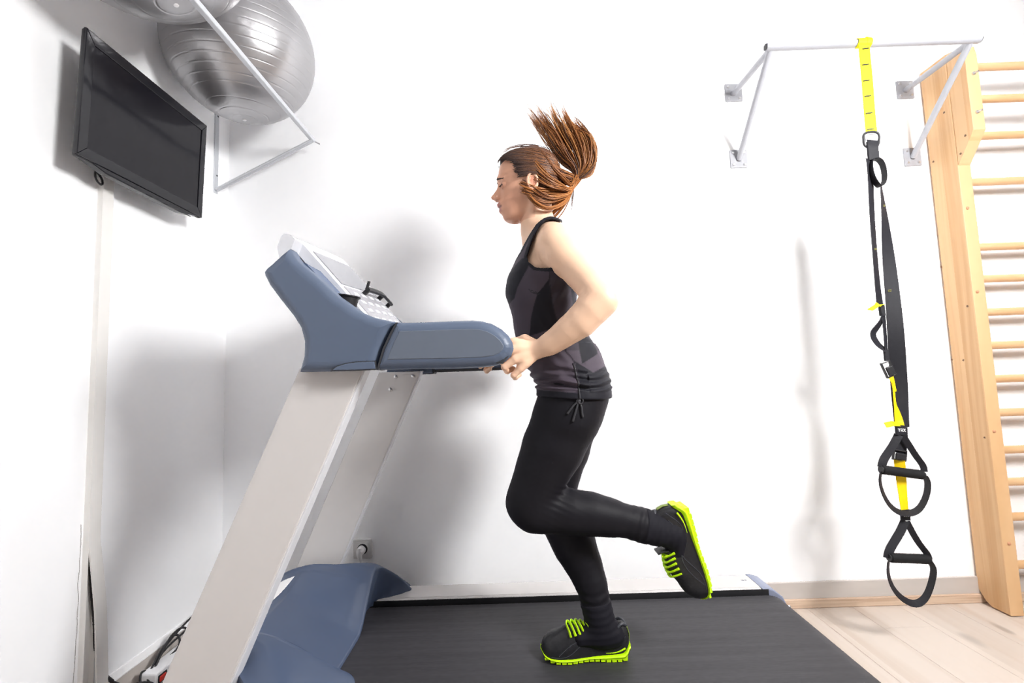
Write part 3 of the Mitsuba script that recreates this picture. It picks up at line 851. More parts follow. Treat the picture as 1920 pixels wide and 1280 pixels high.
put('power_plug__body', lathe([(0.0175, 0.0), (0.0180, 0.006), (0.0165, 0.022), (0.012, 0.030), (0.0001, 0.031)], (sx - 0.001, -0.0122, sz + 0.001), (-0.08, -1, -0.25), 24), 'm_plastic_white', 40)
put('power_plug__grip', sweep(np.array([(sx - 0.004, -0.034, sz + 0.012), (sx - 0.003, -0.038, sz - 0.012), (sx - 0.002, -0.030, sz - 0.040)]), circ(1, 12), scale=np.array([0.010, 0.012, 0.0065])), 'm_plastic_white', 50)
put('power_plug__lead', tube(spline([(sx - 0.002, -0.030, sz - 0.038), (sx + 0.001, -0.029, sz - 0.09), (sx + 0.006, -0.032, sz - 0.16), (sx + 0.02, -0.03, 0.03), (sx + 0.1, -0.05, 0.008)], 30), 0.0034, 8), 'm_plastic_white', True)

# ---------------------------------------------------------------- wall bars
def pine(axis):
    def fn(p, n, uv):
        a, b = (p.z, p.y) if axis == 'z' else (p.x, p.z)
        lam = dr.floor(b * 16.0 + 40)
        r = cell_rand(lam, 2, 3) if axis == 'z' else mi.Float(0.5)
        w = noise(a * 1.7 + r * 9, b * 7, r * 4)
        g = fbm((b + 0.013 * w) * 130 + r * 17, a * 2.0, p.x * 8, 4)
        g2 = fbm((b + 0.03 * w) * 34 + r * 5, a * 0.9 + r * 7, 3.0, 3)
        c = mix((0.70, 0.455, 0.25), (0.60, 0.35, 0.165), smoothstep(0.36, 0.80, 0.35 * g + 0.65 * g2))
        return mi.Color3f(c * (0.93 + 0.12 * r))
    return fn


mat('m_pine', proc(pine('z')), 0.42, spec=0.4)
mat('m_rung', proc(pine('x')), 0.38, spec=0.45)
mat('m_knot', rgb(0.15, 0.075, 0.035), 0.5)
mat('m_plug_wood', rgb(0.55, 0.27, 0.15), 0.45)
tag('wall_bars', 'pine wall bars with round rungs against the back wall beside the pull-up bar', 'wall bars')
PX0, PX1 = 1.931, 1.985
for x0, x1 in ((PX0, PX1), (PX0 + 0.90, PX1 + 0.90)):
    low = np.array([(-0.132, 0.004), (-0.132, 2.36), (-0.006, 2.36), (-0.006, 0.06), (-0.036, 0.018), (-0.06, 0.004)])
    put('wall_bars__upright', extr(resample(low, step=0.05), x0, x1, 0.003, n=2, axis='x'), 'm_pine', 30, label='pine upright board')
    hd = np.array([(-0.132, 1.855), (-0.212, 1.972), (-0.212, 2.30), (-0.205, 2.34), (-0.132, 2.36)])
    put('wall_bars__head_board', extr(hd, x0 + 0.0008, x1 - 0.0008, 0.003, n=2, axis='x'), 'm_pine', 30, label='thicker head board at the top of the upright')
RUNGS = [(2.274, 0.165), (2.130, 0.165), (1.994, 0.112), (1.801, 0.078), (1.511, 0.073), (1.370, 0.073), (1.225, 0.073), (1.081, 0.073), (0.938, 0.073), (0.796, 0.073), (0.641, 0.073), (0.509, 0.073), (0.367, 0.073), (0.175, 0.073)]
ov = circ(1, 18) * [0.0165, 0.0150]
rung_mesh = sweep(np.array([(PX1 - 0.02, 0, 0), (PX0 + 0.92, 0, 0)]), ov, up=(0, 0, 1))
rp = mikit.ply(rung_mesh, 'm_rung', smooth=40)
for k, (z, e) in enumerate(RUNGS):
    key = 'wall_bars__rung' if k == 0 else 'wall_bars__rung_%03d' % k
    scene[key] = {**rp, 'to_world': T().translate([0, -e, z])}
for p_ in [(1.9587, 2.2151), (1.9547, 2.0469)]:
    put('wall_bars__bolt', cat_(bolt((p_[0], -0.212, p_[1]), (0, -1, 0), 0.0085, 0.007, 6), rod((p_[0], -0.212, p_[1]), (p_[0] + 0.004, -0.230, p_[1]), 0.004, 8)), 'm_steel', 30)
for p_ in [(1.9496, 1.6671), (1.9494, 1.3055), (1.9505, 0.7270), (1.9570, 0.2816)]:
    put('wall_bars__wood_plug', lathe([(0.0068, 0.0), (0.0062, 0.0025), (0.004, 0.0042), (0.0001, 0.0048)], (p_[0], -0.132, p_[1]), (0, -1, 0), 14), 'm_plug_wood', 50)
for p_ in [(-0.1774, 1.9654), (-0.1488, 1.9005), (-0.0239, 1.9263), (-0.0984, 2.1146), (-0.0057, 1.4448), (-0.1026, 1.2499)]:
    put('wall_bars__knot', lathe([(0.0048, 0.0), (0.0045, 0.0006), (0.0001, 0.0008)], (1.9311, p_[0], p_[1]), (-1, 0, 0), 12), 'm_knot', 30)
for p_ in [(-0.0068, 1.0270), (-0.1100, 0.7001), (-0.0572, 1.0225)]:
    put('wall_bars__knot', lathe([(0.004, 0.0), (0.0038, 0.0006), (0.0001, 0.0008)], (1.9311, p_[0], p_[1]), (-1, 0, 0), 12), 'm_knot', 30)

# ---------------------------------------------------------------- pull-up bar
mat('m_bar_white', rgb(0.38, 0.39, 0.425), 0.33, spec=0.5)
mat('m_bar_plate', rgb(0.29, 0.295, 0.32), 0.4, spec=0.4)
tag('pull_up_bar', 'white steel pull-up bar on two wall brackets beside the wall bars', 'pull-up bar')
YB_, ZB_ = -0.318, 2.288
XA, XB = 1.062, 1.862
put('pull_up_bar__bar', rod((XA - 0.022, YB_, ZB_), (XB + 0.026, YB_, ZB_), 0.0150, 20, 0.002), 'm_bar_white', 40)
for x_, s in ((XA - 0.022, -1), (XB + 0.026, 1)):
    put('pull_up_bar__end_cap', rod((x_, YB_, ZB_), (x_ + s * 0.003, YB_, ZB_), 0.0128, 18, 0.001), 'm_black', 40)
for x_, zu, zl in ((XA, 2.302, 1.982), (XB - 0.004, 2.286, 1.962)):
    for z_ in (zu, zl):
        k = put('pull_up_bar__wall_plate', extr(np.array(rr(x_ - 0.039, x_ + 0.039, z_ - 0.043, z_ + 0.043, 0.003)), -0.005, 0.0, 0.0012, 0.0, 2), 'm_bar_plate', 30)
        for a_, b_ in ((-1, -1), (1, -1), (-1, 1), (1, 1)):
            put(k + '__bolt', bolt((x_ + a_ * 0.025, -0.005, z_ + b_ * 0.028), (0, -1, 0), 0.0062, 0.005, 12), 'm_steel', 40)
        put('pull_up_bar__strut', rod((x_, -0.004, z_ - 0.004), (x_, YB_ + 0.008, ZB_ - 0.004), 0.0122, 16), 'm_bar_white', 40)

# ---------------------------------------------------------------- suspension trainer on the pull-up bar
mat('m_strap_yellow', proc(lambda p, n, uv: mi.Color3f(0.86, 0.74, 0.012) * (0.94 + 0.10 * noise(p.x * 900, p.y * 900, p.z * 900))), 0.6, spec=0.3)
mat('m_strap_yellow_deep', rgb(0.86, 0.60, 0.004), 0.55, spec=0.3)
mat('m_strap_black', proc(lambda p, n, uv: mi.Color3f(0.012, 0.012, 0.016) * (0.85 + 0.3 * noise(p.x * 700, p.y * 700, p.z * 700))), 0.6, spec=0.3)
mat('m_foam', rgb(0.010, 0.010, 0.011), 0.75, spec=0.25)
mat('m_stitch', rgb(0.35, 0.33, 0.05), 0.7)
mat('m_print_white', rgb(0.80, 0.80, 0.80), 0.6)
SX = (1, 0, 0)
tr = 'suspension_trainer'
tag(tr, 'black and yellow suspension trainer hanging from the white pull-up bar, with two handles', 'suspension trainer')
FS, VS = np.array([0.78, -0.62, 0.0]), np.array([0.62, 0.78, 0.0])


def turn(*f):
    """width directions of a strap that is turned: 1 = its face towards the room's middle, 0 = edge on"""
    return [tuple(FS * q_ + VS * math.sqrt(max(0, 1 - q_ * q_))) for q_ in f]


# yellow anchor strap: down from the bar, and its loop over the bar
q = np.array([(1.4172, -0.3340, 2.2709), (1.4153, -0.3340, 2.2398), (1.4147, -0.3340, 2.1689), (1.4135, -0.3340, 2.0920), (1.4112, -0.3340, 2.0047), (1.4102, -0.3340, 1.9095)])
k = put(tr + '__anchor_strap', strap(q, SX, 0.0435, 0.0025, 30), 'm_strap_yellow', 30, label='yellow anchor strap')
lp = []
for a in np.linspace(-100, 200, 26):
    lp.append((q[0][0] - 0.003 + 0.012 * (a + 100) / 300, YB_ - 0.0178 * math.cos(math.radians(a)), ZB_ + 0.0178 * math.sin(math.radians(a))))
put(k + '__loop', strap(np.array(lp), SX, 0.0435, 0.0025), 'm_strap_yellow', 30)
lp2 = [(x + 0.022, y + (y - YB_) * 0.12, z + (z - ZB_) * 0.12) for x, y, z in lp[2:]]
put(k + '__loop', strap(np.array(lp2), (1, 0.0, -0.25), 0.020, 0.0025), 'm_strap_yellow', 30)
for c in [(1.4199, -0.3365, 2.2533), (1.4114, -0.3365, 2.1871), (1.4092, -0.3365, 2.1212), (1.4083, -0.3365, 2.0577), (1.4067, -0.3365, 1.9882), (1.4055, -0.3365, 1.9233)]:
    c = np.array(c)
    put(k + '__stitch_bar', sweep(np.array([c + (-0.0125, 0, -0.0012), c + (0.0125, 0, 0.0012)]), rect(0.0040, 0.0020), up=(0, 0, 1)), 'm_black', False)
# carabiner, sleeve, equaliser loop
ring = spline([(1.3793, -0.3360, 1.9031), (1.3743, -0.3370, 1.8812), (1.3774, -0.3380, 1.8570), (1.4003, -0.3390, 1.8471), (1.4244, -0.3380, 1.8552), (1.4337, -0.3370, 1.8790), (1.4329, -0.3360, 1.9054), (1.4090, -0.3360, 1.9127)], 40, True)
put(tr + '__carabiner', tube(ring, 0.0042, 10, closed=True), 'm_black_metal', True, label='black carabiner')
ring2 = spline([(1.3832, -0.3410, 1.8980), (1.3809, -0.3410, 1.8745), (1.3983, -0.3410, 1.8632), (1.4217, -0.3410, 1.8730), (1.4240, -0.3410, 1.8965), (1.4040, -0.3410, 1.9015)], 30, True)
put(tr + '__carabiner', tube(ring2, 0.0020, 8, closed=True), 'm_steel', True)
q = np.array([(1.4050, -0.3390, 1.8747), (1.3996, -0.3450, 1.8461), (1.4008, -0.3430, 1.8215), (1.4030, -0.3400, 1.7995)])
put(tr + '__sleeve', strap(q, SX, 0.043, 0.008, 14), 'm_strap_black', 30)
lo = spline([(1.3967, -0.3400, 1.7976), (1.3849, -0.3440, 1.7707), (1.3838, -0.3470, 1.7418), (1.3947, -0.3470, 1.7078), (1.4128, -0.3450, 1.6912), (1.4328, -0.3400, 1.7095), (1.4416, -0.3360, 1.7448), (1.4370, -0.3360, 1.7811), (1.4210, -0.3380, 1.7999)], 44, True)
put(tr + '__loop', sweep(lo, rect(0.003, 0.026, 0.001), up=np.cross(np.gradient(lo, axis=0), (0, 1, 0)), closed=True), 'm_strap_black', 30, label='black equaliser loop')
# the two main straps
q = np.array([(1.3886, -0.3380, 1.8032), (1.3861, -0.3380, 1.7353), (1.3778, -0.3380, 1.5885), (1.3737, -0.3380, 1.4435), (1.3717, -0.3380, 1.3208), (1.3732, -0.3380, 1.2356)])
put(tr + '__main_strap', strap(q, turn(0.55, 0.42, 0.38, 0.36, 0.4, 0.5), 0.037, 0.0024, 40), 'm_strap_black', 30, label='narrow-looking black strap, turned edge on')
q = np.array([(1.4262, -0.3340, 1.6976), (1.4284, -0.3320, 1.6624), (1.4301, -0.3310, 1.6102), (1.4299, -0.3310, 1.5265), (1.4294, -0.3310, 1.3817), (1.4290, -0.3310, 1.2186), (1.4225, -0.3310, 1.0184), (1.4161, -0.3310, 0.8415), (1.4141, -0.3310, 0.7832)])
put(tr + '__main_strap', strap(q, turn(0.08, 0.15, 0.28, 0.5, 0.78, 0.92, 1, 0.9, 0.85), 0.050, 0.0024, 60), 'm_strap_black', 30, label='wide black strap')
for c in [(1.4256, -0.3350, 1.6172), (1.3759, -0.3410, 1.4488), (1.4177, -0.3340, 1.2894)]:
    c = np.array(c)
    for dz in (-0.0022, 0.0022):
        put(tr + '__stitch', sweep(np.array([c + (-0.006, -0.001, dz), c + (0.006, -0.001, dz + 0.001)]), rect(0.0014, 0.0012), up=(0, 0, 1)), 'm_stitch', False)
# adjustment webbing of the first side
q = np.array([(1.3758, -0.3400, 1.2372), (1.3775, -0.3400, 1.1948)])
put(tr + '__keeper', strap(q, SX, 0.021, 0.012, 6), 'm_strap_black', 30)
q = np.array([(1.3781, -0.3420, 1.2368), (1.3579, -0.3500, 1.2362), (1.3396, -0.3520, 1.2265), (1.3229, -0.3520, 1.2170)])
put(tr + '__adjuster_tab', strap(q, [(0, 1, 0.1), (0.1, 0.9, 0.3), (0.2, 0.8, 0.5), (0.2, 0.8, 0.5)], 0.022, 0.002, 16), 'm_strap_yellow', 30, label='yellow pull tab')
q = np.array([(1.3783, -0.3420, 1.1986), (1.3640, -0.3440, 1.1707), (1.3400, -0.3460, 1.1434), (1.3302, -0.3460, 1.1238), (1.3420, -0.3450, 1.0957), (1.3632, -0.3430, 1.0753), (1.3746, -0.3420, 1.0631)])
put(tr + '__webbing_loop', strap(q, turn(0.2, 0.35, 0.5, 0.55, 0.5, 0.4, 0.3), 0.030, 0.0022, 34), 'm_strap_black', 30, label='slack bend of black webbing')
q = np.array([(1.3807, -0.3390, 1.1989), (1.3807, -0.3390, 1.1388), (1.3786, -0.3390, 1.0592), (1.3796, -0.3390, 1.0294)])
put(tr + '__webbing', strap(q, turn(0.4, 0.3, 0.3, 0.4), 0.028, 0.0024, 20), 'm_strap_black', 30)
q = np.array([(1.3744, -0.3430, 1.0690), (1.3742, -0.3430, 1.0275)])
put(tr + '__keeper', strap(q, SX, 0.019, 0.008, 6), 'm_strap_black', 30)


def cam_buckle(key, c, w, h, tilt):
    c = np.array(c)
    M = trimesh.transformations.rotation_matrix(tilt, (0, 1, 0))
    M[:3, 3] = c
    fr = cat_(rbox(-w, -w + 0.004, -0.006, 0.004, -h, h, 0.0015, 8), rbox(w - 0.004, w, -0.006, 0.004, -h, h, 0.0015, 8), rod((-w, -0.002, h - 0.003), (w, -0.002, h - 0.003), 0.0025, 8), rod((-w, -0.002, -h + 0.003), (w, -0.002, -h + 0.003), 0.0025, 8))
    put(key, moved(fr, M), 'm_black_metal', 30, label='black cam buckle')
    lv = rbox(-w + 0.005, w - 0.005, -0.013, -0.004, -h * 0.8, h * 0.35, 0.003, 8)
    put(key + '__lever' if key in scene else key, moved(lv, M), 'm_black', 30)


c = [(1.3733, -0.3450, 0.9959)][0]
cam_buckle(tr + '__cam_buckle', c, 0.018, 0.030, -0.35)
q = np.array([(1.3848, -0.3420, 1.0272), (1.3643, -0.3460, 1.0119), (1.3616, -0.3450, 1.0357), (1.3727, -0.3420, 1.0434)])
# yellow adjuster straps of the first side
q = np.array([(1.3813, -0.3440, 0.9702), (1.3873, -0.3450, 0.9406), (1.3904, -0.3450, 0.9132)])
put(tr + '__adjuster_strap', strap(q, turn(0.9, 0.6, 0.5), 0.017, 0.0022, 12), 'm_strap_yellow_deep', 30, label='short yellow adjuster strap')
q = np.array([(1.3897, -0.3430, 0.9483), (1.3895, -0.3410, 0.8917), (1.3922, -0.3400, 0.8526), (1.3966, -0.3400, 0.8195), (1.3985, -0.3410, 0.7886)])
put(tr + '__adjuster_strap', strap(q, turn(0.25, 0.2, 0.4, 0.8, 1), 0.027, 0.0022, 26), 'm_strap_yellow_deep', 30)
q = np.array([(1.3936, -0.3430, 0.7947), (1.3691, -0.3520, 0.7983), (1.3503, -0.3560, 0.7974), (1.3330, -0.3580, 0.7943)])
put(tr + '__adjuster_tab', strap(q, [(0, 0.7, 0.7), (0, 0.5, 0.86), (0.05, 0.4, 0.9), (0.05, 0.4, 0.9)], 0.019, 0.002, 16), 'm_strap_yellow_deep', 30)


def handle(key, tag_px, tag_rot, tri_l, tri_r, grip0, grip1, loop, yy_, word):
    """one handle: label sleeve, two straps of the triangle, foam grip, foot cradle loop"""
    t0, t1 = np.array(tag_px)
    ux = np.cross((0, 1, 0), t1 - t0)
    ux = -ux / np.linalg.norm(ux)
    k = put(key + '__label_sleeve', strap(np.array([t0, t1]), ux, 0.034, 0.009, 5), 'm_strap_black', 30, label='black sleeve with a white word')
    tx = meshkit.text_mesh(word, 0.0105, 0.0006, True)
    w = tx.extents[0]
    uz = (t0 - t1) / np.linalg.norm(t0 - t1)
    if ux[0] < 0:
        ux = -ux
    M = np.eye(4)
    M[:3, 0], M[:3, 1], M[:3, 2] = ux, uz, np.cross(ux, uz)
    M[:3, 3] = (t0 + t1) / 2 + M[:3, 2] * 0.0046 - ux * (w / 2 - 0.002) - uz * 0.005
    put(k + '__lettering', moved(tx, M), 'm_print_white', False)
    put(key + '__triangle_strap', strap(np.array(tri_l), [(0.75, -0.2, 0.6)] * len(tri_l), 0.026, 0.0026, 26), 'm_strap_black', 30)
    put(key + '__triangle_strap', strap(np.array(tri_r), [(0.72, -0.3, -0.55)] * len(tri_r), 0.020, 0.0026, 26), 'm_strap_black', 30)
    g0, g1 = np.array(grip0), np.array(grip1)
    gg = g1 - g0
    gk = put(key + '__foam_grip', sweep(np.array([g0, g0 + gg * 0.02, g0 + gg * 0.5, g1 - gg * 0.02, g1]), circ(1, 18), scale=np.array([0.0135, 0.0165, 0.0158, 0.0165, 0.0135])), 'm_foam', 40, label='black foam grip')
    put(gk + '__end_ring', rod(g0 - gg * 0.03, g0 + gg * 0.03, 0.0125, 16), 'm_black', 40)
    put(gk + '__end_ring', rod(g1 - gg * 0.03, g1 + gg * 0.03, 0.0125, 16), 'm_black', 40)
    L = spline(np.array(loop), 50)
    t = np.gradient(L, axis=0)
    nrm = np.cross(t, (0, 1, 0))
    nrm /= np.linalg.norm(nrm, axis=1, keepdims=True)
    ph = np.linspace(-0.5, 0.5, len(L))[:, None]
    side = VS * np.cos(0.38 + 0.25 * ph) + nrm * np.sin(0.38 + 0.25 * ph)
    put(key + '__foot_cradle', strap(L, side, 0.030, 0.0030), 'm_strap_black', 30, label='webbing loop under the grip')


handle(tr, [(1.3954, -0.3450, 0.7910), (1.3938, -0.3450, 0.7564)], 0, [(1.3880, -0.3450, 0.7566), (1.3657, -0.3470, 0.7251), (1.3376, -0.3490, 0.6919), (1.3188, -0.3500, 0.6661), (1.3108, -0.3500, 0.6436)], [(1.4015, -0.3450, 0.7562), (1.4209, -0.3470, 0.7175), (1.4443, -0.3480, 0.6731), (1.4613, -0.3490, 0.6424), (1.4631, -0.3490, 0.6235)],
       [(1.3086, -0.3520, 0.6365)][0], [(1.4517, -0.3520, 0.6131)][0], [(1.3074, -0.3500, 0.6286), (1.3006, -0.3500, 0.5987), (1.3090, -0.3480, 0.5509), (1.3295, -0.3460, 0.5104), (1.3583, -0.3450, 0.4849), (1.3920, -0.3450, 0.4783), (1.4266, -0.3460, 0.4887), (1.4532, -0.3480, 0.5220), (1.4671, -0.3500, 0.5614), (1.4677, -0.3510, 0.5936), (1.4581, -0.3510, 0.6108)], 0, 'TRX')
# the second side, a little behind
q = np.array([(1.4129, -0.3300, 0.7831), (1.4070, -0.3300, 0.7252), (1.3964, -0.3310, 0.6872)])
put(tr + '__webbing', strap(q, SX, 0.044, 0.0024, 12), 'm_strap_black', 30)
cam_buckle(tr + '__cam_buckle', [(1.3906, -0.3350, 0.6823)][0], 0.024, 0.020, 0.2)
q = np.array([(1.3901, -0.3340, 0.6687), (1.3924, -0.3310, 0.6107), (1.3932, -0.3300, 0.5534), (1.3940, -0.3300, 0.4871)])
put(tr + '__adjuster_strap', strap(q, turn(1, 0.95, 0.8, 0.65), 0.032, 0.0022, 26), 'm_strap_yellow_deep', 30, label='yellow adjuster strap between the two handles')
handle(tr, [(1.3940, -0.3300, 0.4871), (1.3940, -0.3300, 0.4495)], 0, [(1.3919, -0.3300, 0.4477), (1.3700, -0.3310, 0.4112), (1.3402, -0.3320, 0.3714), (1.3189, -0.3330, 0.3389), (1.3132, -0.3330, 0.3206)], [(1.3974, -0.3300, 0.4456), (1.4151, -0.3310, 0.4023), (1.4367, -0.3320, 0.3610), (1.4556, -0.3330, 0.3310), (1.4612, -0.3330, 0.3124)],
       [(1.3195, -0.3350, 0.3230)][0], [(1.4557, -0.3350, 0.3133)][0], [(1.3159, -0.3330, 0.3094), (1.3107, -0.3330, 0.2763), (1.3169, -0.3320, 0.2352), (1.3367, -0.3310, 0.1975), (1.3670, -0.3300, 0.1705), (1.4001, -0.3300, 0.1604), (1.4312, -0.3310, 0.1764), (1.4555, -0.3320, 0.2164), (1.4710, -0.3330, 0.2622), (1.4708, -0.3340, 0.2866), (1.4580, -0.3340, 0.3091)], 0, 'TRX')

# ---------------------------------------------------------------- the runner
def sd_cone(p, a, b):
    """capsule between the joints a and b, each (x, y, z, radius)"""
    a, b = np.asarray(a, np.float32), np.asarray(b, np.float32)
    ab = b[:3] - a[:3]
    q = p - a[:3]
    t = np.clip(q @ ab / max(ab @ ab, 1e-12), 0, 1)
    return np.linalg.norm(q - t[:, None] * ab, axis=1) - (a[3] + (b[3] - a[3]) * t)


def chain(p, J, k=0.012):
    f = None
    for a, b in zip(J[:-1], J[1:]):
        d_ = sd_cone(p, a, b)
        f = d_ if f is None else smin(f, d_, k)
    return f


def ell(p, c, r):
    q = (p - np.asarray(c, np.float32)) / np.asarray(r, np.float32)
    n = np.linalg.norm(q, axis=1)
    return (n - 1) * min(r)


def smin(a, b, k):
    h = np.maximum(k - np.abs(a - b), 0) / k
    return np.minimum(a, b) - h * h * k * 0.25


def smax(a, b, k):
    return -smin(-a, -b, k)


def poly_sd(x, z, P):
    """signed distance (negative inside) of the points to the outline P"""
    P = np.asarray(P, np.float32)
    q = np.stack([x, z], 1).astype(np.float32)
    d2, ins = np.full(len(q), 1e9, np.float32), np.zeros(len(q), bool)
    for a, b in zip(P, np.roll(P, -1, 0)):
        e = b - a
        w_ = q - a
        t = np.clip(w_ @ e / max(e @ e, 1e-12), 0, 1)
        d2 = np.minimum(d2, ((w_ - t[:, None] * e) ** 2).sum(1))
        c = (a[1] <= q[:, 1]) != (b[1] <= q[:, 1])
        ins ^= c & (q[:, 0] < a[0] + (q[:, 1] - a[1]) / (e[1] if abs(e[1]) > 1e-9 else 1e-9) * e[0])
    d_ = np.sqrt(d2)
    return np.where(ins, -d_, d_)


def surface(f, lo, hi, h, slack=2.0, project=2):
    """mesh of f = 0 inside the box by surface nets, evaluated near the surface only"""
    lo, hi = np.asarray(lo, float), np.asarray(hi, float)
    B = 8
    nb = np.ceil((hi - lo) / (h * B)).astype(int)
    N = nb * B + 1
    cc = np.stack(np.meshgrid(*[np.arange(k) for k in nb], indexing='ij'), -1).reshape(-1, 3)
    cen = (lo + (cc + 0.5) * B * h).astype(np.float32)
    fc = f(cen)
    D = np.empty(N, np.float32)
    D[:] = 1.0
    act = np.abs(fc) < slack * B * h * 0.87
    loc = np.stack(np.meshgrid(*[np.arange(B + 1)] * 3, indexing='ij'), -1).reshape(-1, 3)
    for i in np.flatnonzero(~act & (fc < 0)):
        s = cc[i] * B
        D[s[0]:s[0] + B + 1, s[1]:s[1] + B + 1, s[2]:s[2] + B + 1] = -1.0
    A = cc[act]
    for k in range(0, len(A), 1500):
        a = A[k:k + 1500]
        idx = (a[:, None] * B + loc[None]).reshape(-1, 3)
        v = f((lo + idx * h).astype(np.float32))
        D[idx[:, 0], idx[:, 1], idx[:, 2]] = v
    S = D < 0
    C = S[:-1, :-1, :-1].astype(np.int8)
    n8 = np.zeros(C.shape, np.int8)
    for dx_ in (0, 1):
        for dy_ in (0, 1):
            for dz_ in (0, 1):
                n8 += S[dx_:N[0] - 1 + dx_, dy_:N[1] - 1 + dy_, dz_:N[2] - 1 + dz_]
    cells = np.argwhere((n8 > 0) & (n8 < 8))
    ids = np.full(C.shape, -1, np.int32)
    ids[cells[:, 0], cells[:, 1], cells[:, 2]] = np.arange(len(cells))
    acc, cnt = np.zeros((len(cells), 3)), np.zeros(len(cells))
    cor = [(i, j, k) for i in (0, 1) for j in (0, 1) for k in (0, 1)]
    for a in cor:
        for ax in range(3):
            if a[ax]:
                continue
            b = list(a)
            b[ax] = 1
            pa, pb = cells + a, cells + b
            va, vb = D[pa[:, 0], pa[:, 1], pa[:, 2]], D[pb[:, 0], pb[:, 1], pb[:, 2]]
            m = (va < 0) != (vb < 0)
            t = np.where(m, va / np.where(m, va - vb, 1), 0)
            acc += np.where(m[:, None], pa + t[:, None] * (pb - pa), 0)
            cnt += m
    V = lo + acc / cnt[:, None] * h
    F = []
    for ax in range(3):
        o1, o2 = [(1, 2), (2, 0), (0, 1)][ax]
        sl_a = [slice(1, -1)] * 3
        sl_a[ax] = slice(0, -1)
        sl_b = list(sl_a)
        sl_b[ax] = slice(1, None)
        ch = S[tuple(sl_a)] != S[tuple(sl_b)]
        e = np.argwhere(ch)
        off = np.ones(3, int)
        off[ax] = 0
        e = e + off
        ins = S[e[:, 0], e[:, 1], e[:, 2]]
        q = []
        for s1, s2 in ((0, 0), (1, 0), (1, 1), (0, 1)):
            c = e.copy()
            c[:, o1] -= s1
            c[:, o2] -= s2
            q.append(ids[c[:, 0], c[:, 1], c[:, 2]])
        q = np.stack(q, 1)
        q = np.where(ins[:, None], q[:, [0, 1, 2, 3]], q[:, [0, 3, 2, 1]])
        q = q[(q >= 0).all(1)]
        F += [q[:, [0, 1, 2]], q[:, [0, 2, 3]]]
    F = np.vstack(F)
    for _ in range(project):
        p = V.astype(np.float32)
        v0 = f(p)
        g = np.stack([(f(p + d_) - v0) for d_ in np.eye(3, dtype=np.float32) * h * 0.25], 1) / (h * 0.25)
        g2 = np.maximum((g * g).sum(1), 0.15)
        step = np.clip(v0 / g2, -h * 0.5, h * 0.5)
        V = V - step[:, None] * g
    return trimesh.Trimesh(V, F, process=False)


YP = -0.57                       # middle plane of the body
PR_ = np.asarray

# --- torso: front and back contour, half width, by height
TF = [(0.0465, 1.4860), (0.0383, 1.4521), (0.0227, 1.4078), (0.0056, 1.3692), (-0.0151, 1.3255), (-0.0217, 1.2833), (-0.0139, 1.2549), (-0.0016, 1.2071), (0.0066, 1.1423), (0.0238, 1.0915), (0.0443, 1.0392), (0.0620, 1.0060), (0.0710, 0.9733), (0.0748, 0.9392), (0.0697, 0.8936), (0.0715, 0.8514)]
TBK = [(0.1553, 1.4749), (0.1752, 1.4472), (0.1960, 1.4017), (0.2082, 1.3620), (0.2097, 1.3176), (0.2061, 1.2753), (0.2031, 1.2473), (0.2079, 1.1999), (0.2360, 1.1345), (0.2646, 1.0834), (0.2777, 1.0365), (0.2893, 0.9933), (0.2886, 0.9456), (0.2708, 0.8954), (0.2431, 0.8509)]
TWZ = [(0.1447, 1.4752), (0.1418, 1.4036), (0.1383, 1.3201), (0.1354, 1.2497), (0.1331, 1.1920), (0.1309, 1.1381), (0.1288, 1.0880), (0.1260, 1.0193), (0.1228, 0.9427), (0.1197, 0.8667), (0.1180, 0.8247)]
TWV = [0.105, 0.138, 0.146, 0.142, 0.130, 0.126, 0.138, 0.164, 0.178, 0.172, 0.150]


def by_z(zs, vs_):
    o = np.argsort(zs)
    return PchipInterpolator(np.asarray(zs)[o], np.asarray(vs_)[o], extrapolate=True)


def at_z(fn, z, lo_, hi_):
    return fn(np.clip(z, lo_, hi_)).astype(np.float32)


tf_, tb_ = by_z([q[1] for q in TF], [q[0] for q in TF]), by_z([q[1] for q in TBK], [q[0] for q in TBK])
tw_ = by_z([q[1] for q in TWZ], TWV)
TZ0, TZ1 = min(TF[-1][1], TBK[-1][1]), TF[0][1]


def torso(p, grow=0.0):
    z = np.clip(p[:, 2], TZ0, TZ1)
    a0, a1, b = tf_(z), tb_(z), tw_(z)
    xc, a = (a0 + a1) / 2, (a1 - a0) / 2 - 0.004
    u_, v_ = np.abs(p[:, 0] - xc) / a, np.abs(p[:, 1] - YP) / b
    n = (u_ ** 2.25 + v_ ** 2.25) ** (1 / 2.25)
    f = (n - 1) * np.minimum(a, b)
    over = np.maximum(p[:, 2] - (TZ1 - 0.01), 0) + np.maximum(TZ0 + 0.02 - p[:, 2], 0)
    f = np.where(over > 0, np.sqrt(np.maximum(f + 0.02, 0) ** 2 + over ** 2) - 0.02 + np.minimum(f + 0.02, 0), f)
    return (f - grow).astype(np.float32)


